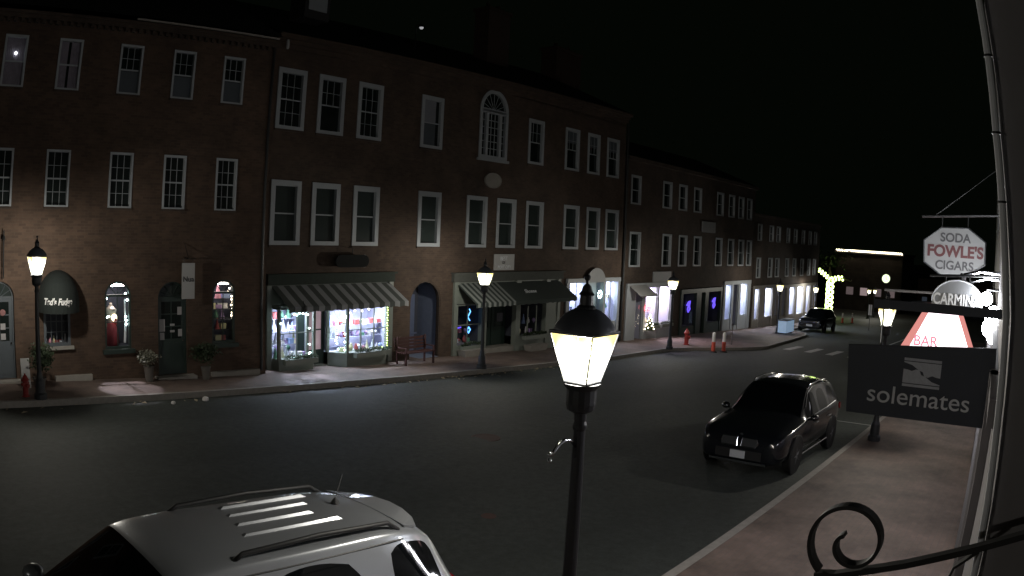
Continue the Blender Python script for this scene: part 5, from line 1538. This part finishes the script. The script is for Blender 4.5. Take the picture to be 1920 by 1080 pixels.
dp = MB(); DP = [(2.2, .12, 6), (2.2, .119, 4.725), (2.2, .104, 4.53), (2.2, .092, 4.33), (2.2, .066, 4.04), (2.2, .045, 3.825), (2.2, .034, 3.53), (2.2, .022, 3.3), (2.2, .014, 3.08), (2.2, .01, 2.2)]
dp.tube([(x, y + .004, z) for x, y, z in DP], .011, 10)
dpo = dp.build('downpipe', M['pipe'], N)
for z, y in ((4.55, .109), (4.33, .096), (4.14, .08)): MB().lathe([(.015, 0), (.015, .006)], (2.2, y, z), 10).build('pipe_clip', M['iron'], N)
for a, c, zb, zt in ((5.6, 7.6, .6, 2.9), (8.2, 10.6, .3, 2.6), (13, 17, .0, 2.4), (20, 25, -.3, 2.1)):
    o = MB().box(a, -.12, zb, a + .08, -.04, zt).box(c - .08, -.12, zb, c, -.04, zt).box(a + .08, -.12, zt - .08, c - .08, -.04, zt).box(a + .08, -.12, zb, c - .08, -.04, zb + .08).build('shop_window', M['nearwall'], N)
    MB().quad((a, -.1, zb), (c, -.1, zb), (c, -.1, zt), (a, -.1, zt)).build('pane', M['clear'], o)
    MB().box(a, -.75, zb, c, -.72, zt).build('display_back', M['shopwall'], o)
    MB().box(a + .2, -.6, zt - .06, c - .2, -.3, zt - .02).build('strip_light', emi('near_shop_light', (.95, .93, 1), 3.5), o)
for x in (6, 9, 12, 15, 18, 21):
    o = MB().box(x, -.1, 4.6, x + .1, .02, 6.6).box(x + .9, -.1, 4.6, x + 1, .02, 6.6).box(x, -.1, 6.5, x + 1, .02, 6.6).box(x, -.1, 4.6, x + 1, .02, 4.7).build('window', M['white'], N)
    MB().quad((x, -.08, 4.6), (x + 1, -.08, 4.6), (x + 1, -.08, 6.6), (x, -.08, 6.6)).build('pane', M['glassdark'], o)


def hanging(name, x, label, parts_y):
    return empty(name, (x, 0, 0), 0, label, 'sign')


# navy shoe shop sign at x = 5.2, faces back up the street (towards the camera, -x)
R90 = (math.radians(90), 0, math.radians(-90))
so = empty('hanging_sign', (5.2, 0, 0), 0, 'large navy board with grey lowercase lettering under two shoe shapes over the near pavement', 'sign')
b = MB(); b.hexa([(-.02, .09, 2.90), (.02, .09, 2.90), (.02, 1.15, 2.90), (-.02, 1.15, 2.90), (-.02, .115, 3.43), (.02, .115, 3.43), (.02, 1.18, 3.36), (-.02, 1.18, 3.36)])
b.build('board', M['signdark'], so)
text('lettering', 'solemates', .168, M['greyink'], so, (-.024, .635, 3.045), R90, .002, bold=.0005, sx=1.12)
# two shoe silhouettes, sole to sole
def shoe(dy, dz, flip, m, parent):
    P = [(0, 0), (.27, 0), (.27, .03), (.21, .045), (.16, .075), (.13, .085), (.115, .115), (.09, .118), (.06, .105), (.03, .112), (0, .115)]
    if flip: P = [(.27 - y, .20 - z) for y, z in P]
    MB().prism([(-.026, dy - y, dz + z) for y, z in P], (.004, 0, 0)).build('shoe_emblem', m, parent)
    MB().prism([(-.028, dy - y, dz + z) for y, z in ([(0, .018), (.27, .018), (.27, .023), (0, .023)] if not flip else [(0, .177), (.27, .177), (.27, .182), (0, .182)])], (.002, 0, 0)).build('sole_line', M['signdark'], parent)
sm = mat('slate_grey_emblem', (.55, .58, .64), .5, var=.25, scale=40)
shoe(.765, 3.122, False, sm, so); shoe(.765, 3.112, True, sm, so)
b = MB(); b.box(-.022, .02, 3.62, .022, 1.02, 3.68); b.tube([(0, .2, 3.62), (0, .2, 3.42)], .006, 6); b.tube([(0, .95, 3.62), (0, .95, 3.37)], .006, 6)
b.build('hanging_bar', M['signdark'], so)

# white octagonal sign at x = 11
oc = empty('hanging_sign', (11, 0, 0), 0, 'white octagonal board with maroon lettering hanging above the half round sign', 'sign')
P = [(1.456, 4.22), (1.441, 3.92), (1.17, 3.75), (.80, 3.77), (.52, 3.93), (.525, 4.24), (.79, 4.42), (1.19, 4.41)]
MB().prism([(-.03, y, z) for y, z in P], (.06, 0, 0)).build('board', mat('weathered_white_board', (.22, .225, .225), .6, var=.15, scale=3), oc)
MB().tube([(-.03, y, z) for y, z in P + P[:1]], .012, 6).build('rim', M['lampiron'], oc)
text('lettering', 'SODA', .17, M['ink'], oc, (-.034, .98, 4.27), R90, .002, bold=.004)
text('lettering', "FOWLE'S", .215, M['redink'], oc, (-.034, .975, 4.08), R90, .002, bold=.008)
text('lettering', 'CIGARS', .17, M['ink'], oc, (-.034, .98, 3.89), R90, .002, bold=.004)
MB().tube([(0, .3, 4.62), (0, 1.5, 4.55)], .02, 6).tube([(0, .8, 4.6), (0, .8, 4.41)], .01, 6).tube([(0, 1.19, 4.58), (0, 1.19, 4.4)], .01, 6).tube([(0, .3, 5.3), (0, 1.3, 4.57)], .007, 6).build('bracket', M['iron'], oc)
# half round sign at x = 9
cs_ = empty('hanging_sign', (9, 0, 0), 0, 'grey half round board with raised white lettering below the octagonal sign', 'sign')
P = [(.74 + .315 * math.cos(math.pi * k / 18), 3.50 + .25 * math.sin(math.pi * k / 18)) for k in range(19)]
P = [(1.055, 3.42)] + P + [(.425, 3.42)]
MB().prism([(-.025, y, z) for y, z in P], (.05, 0, 0)).build('board', M['signgrey'], cs_)
MB().tube([(-.028, y, z) for y, z in P[1:-1]], .008, 6).build('rim', M['greyink'], cs_)
text('lettering', 'CARMINA', .175, M['whiteink'], cs_, (-.03, .745, 3.525), R90, .004, bold=.004, sx=.76)
MB().tube([(0, .25, 3.83), (0, 1.1, 3.78)], .016, 6).tube([(0, .9, 3.79), (0, .9, 3.73)], .01, 6).tube([(0, .6, 3.8), (0, .6, 3.73)], .01, 6).build('bracket', M['iron'], cs_)
# shade lamps over it
for k, (y, z) in enumerate(((.45, 3.86), (.40, 3.77))):
    gk = empty('gooseneck_lamp', (9.3 + k * .7, 0, 0), 0, ('upper' if k == 0 else 'lower') + ' silver arm lamp reaching out beside the half round sign', 'lamp')
    MB().tube([(0, .22, z), (-.02, y + .05, z), (-.03, y + .25, z - .05)], .02, 8).build('arm', M['chrome'], gk)
    MB().lathe([(.02, 0), (.05, -.05), (.055, -.08)], (-.03, y + .27, z - .03), 10).build('shade', M['chrome'], gk)
# long bracket pole with small hanging lantern shape
bp_ = empty('flag_pole', (12, 0, 0), 0, 'thin grey horizontal pole reaching over the pavement behind the signs', 'pole')
MB().tube([(0, .4, 3.47), (0, 2.2, 3.44)], .02, 6).build('pole', M['pot'], bp_)

# red bordered lit sign at x = 13
ls = empty('lit_sign', (13, 0, 0), 0, 'glowing white wedge sign with red borders behind the navy shoe shop sign', 'sign')
P = [(1.62, 3.19), (1.03, 3.23), (.68, 2.45), (2.07, 2.40)]
MB().prism([(-.04, y, z) for y, z in P], (.3, 0, 0)).build('case', M['signlitred'], ls)
P2 = [(1.53, 3.15), (1.07, 3.18), (.75, 2.45), (1.90, 2.41)]
MB().prism([(-.055, y, z) for y, z in P2], (.012, 0, 0)).build('face', M['signlit'], ls)
text('lettering', 'BAR', .24, M['signlitpink'], ls, (-.06, 1.57, 2.61), R90, .002, bold=.004)
MB().tube([(.1, .3, 3.3), (.1, 1.9, 3.22)], .03, 6).build('bracket', M['iron'], ls)
# white globe lamps on the near front
for k, (x, y, z, r, lab) in enumerate(((8.9, .375, 3.575, .075, 'highest of the white globe lamps on the near building front'), (9.6, .29, 3.345, .12, 'second from top of the white globe lamps on the near front'), (10.0, .335, 3.17, .12, 'third from top of the white globe lamps on the near front'), (10.4, .25, 3.07, .16, 'lowest and largest of the white globe lamps on the near front'))):
    gk = empty('globe_lamp', (x, y, z), 0, lab, 'lamp', 'white globe lamps on the near front')
    MB().ball((0, 0, 0), r, 14, 10).build('globe', M['whiteglobe'], gk, smooth=True)
    MB().tube([(0.02, -.3 - (y - .3), .1), (.02, 0, .1), (0.02, 0, r)], .012, 6).build('arm', M['iron'], gk)

# scroll iron bracket close to the lens
M['blackiron'] = mat('matt_black_wrought_iron', (.005, .005, .005), .6, var=.1)
sc = empty('scroll_bracket', (2.0, 0, 0), 0, 'black wrought iron bracket bar ending in a scroll in the near right corner', 'bracket')


def strip(pts, w, t):
    """flat iron band: width along x, bent in the y-z plane"""
    b = MB(); n = len(pts)
    P = [Vector((0, y, z)) for y, z in pts]
    L_ = []
    for i in range(n):
        T = (P[min(i + 1, n - 1)] - P[max(i - 1, 0)]).normalized(); nrm = Vector((0, -T.z, T.y)) * (t / 2)
        L_.append([tuple(P[i] + nrm + Vector((-w / 2, 0, 0))), tuple(P[i] + nrm + Vector((w / 2, 0, 0))), tuple(P[i] - nrm + Vector((w / 2, 0, 0))), tuple(P[i] - nrm + Vector((-w / 2, 0, 0)))])
    for i in range(n - 1):
        for j in range(4):
            q = (j + 1) % 4; b.quad(L_[i][j], L_[i][q], L_[i + 1][q], L_[i + 1][j])
    b.poly(L_[0]); b.poly(L_[-1]); return b


cy, cz = .372, 3.20
sp_ = []
for k in range(61):
    t = k / 60; a = math.radians(-128 - 0) - t * math.radians(455); r = .128 - .098 * t ** 1.25
    sp_.append((cy + r * .98 * math.cos(math.pi - a) * 1.0, cz + r * math.sin(math.pi - a) * .98))
strip(sp_, .042, .011).build('scroll', M['blackiron'], sc)
strip([(.46, 3.085), (.40, 3.095), (.2, 3.165), (.0, 3.245), (-.25, 3.35)], .034, .017).build('bar', M['blackiron'], sc)
strip([(.0, 3.235), (.06, 3.18), (.08, 3.1), (.075, 3.0)], .03, .007).build('brace', M['blackiron'], sc)
print('objects', len(bpy.data.objects))
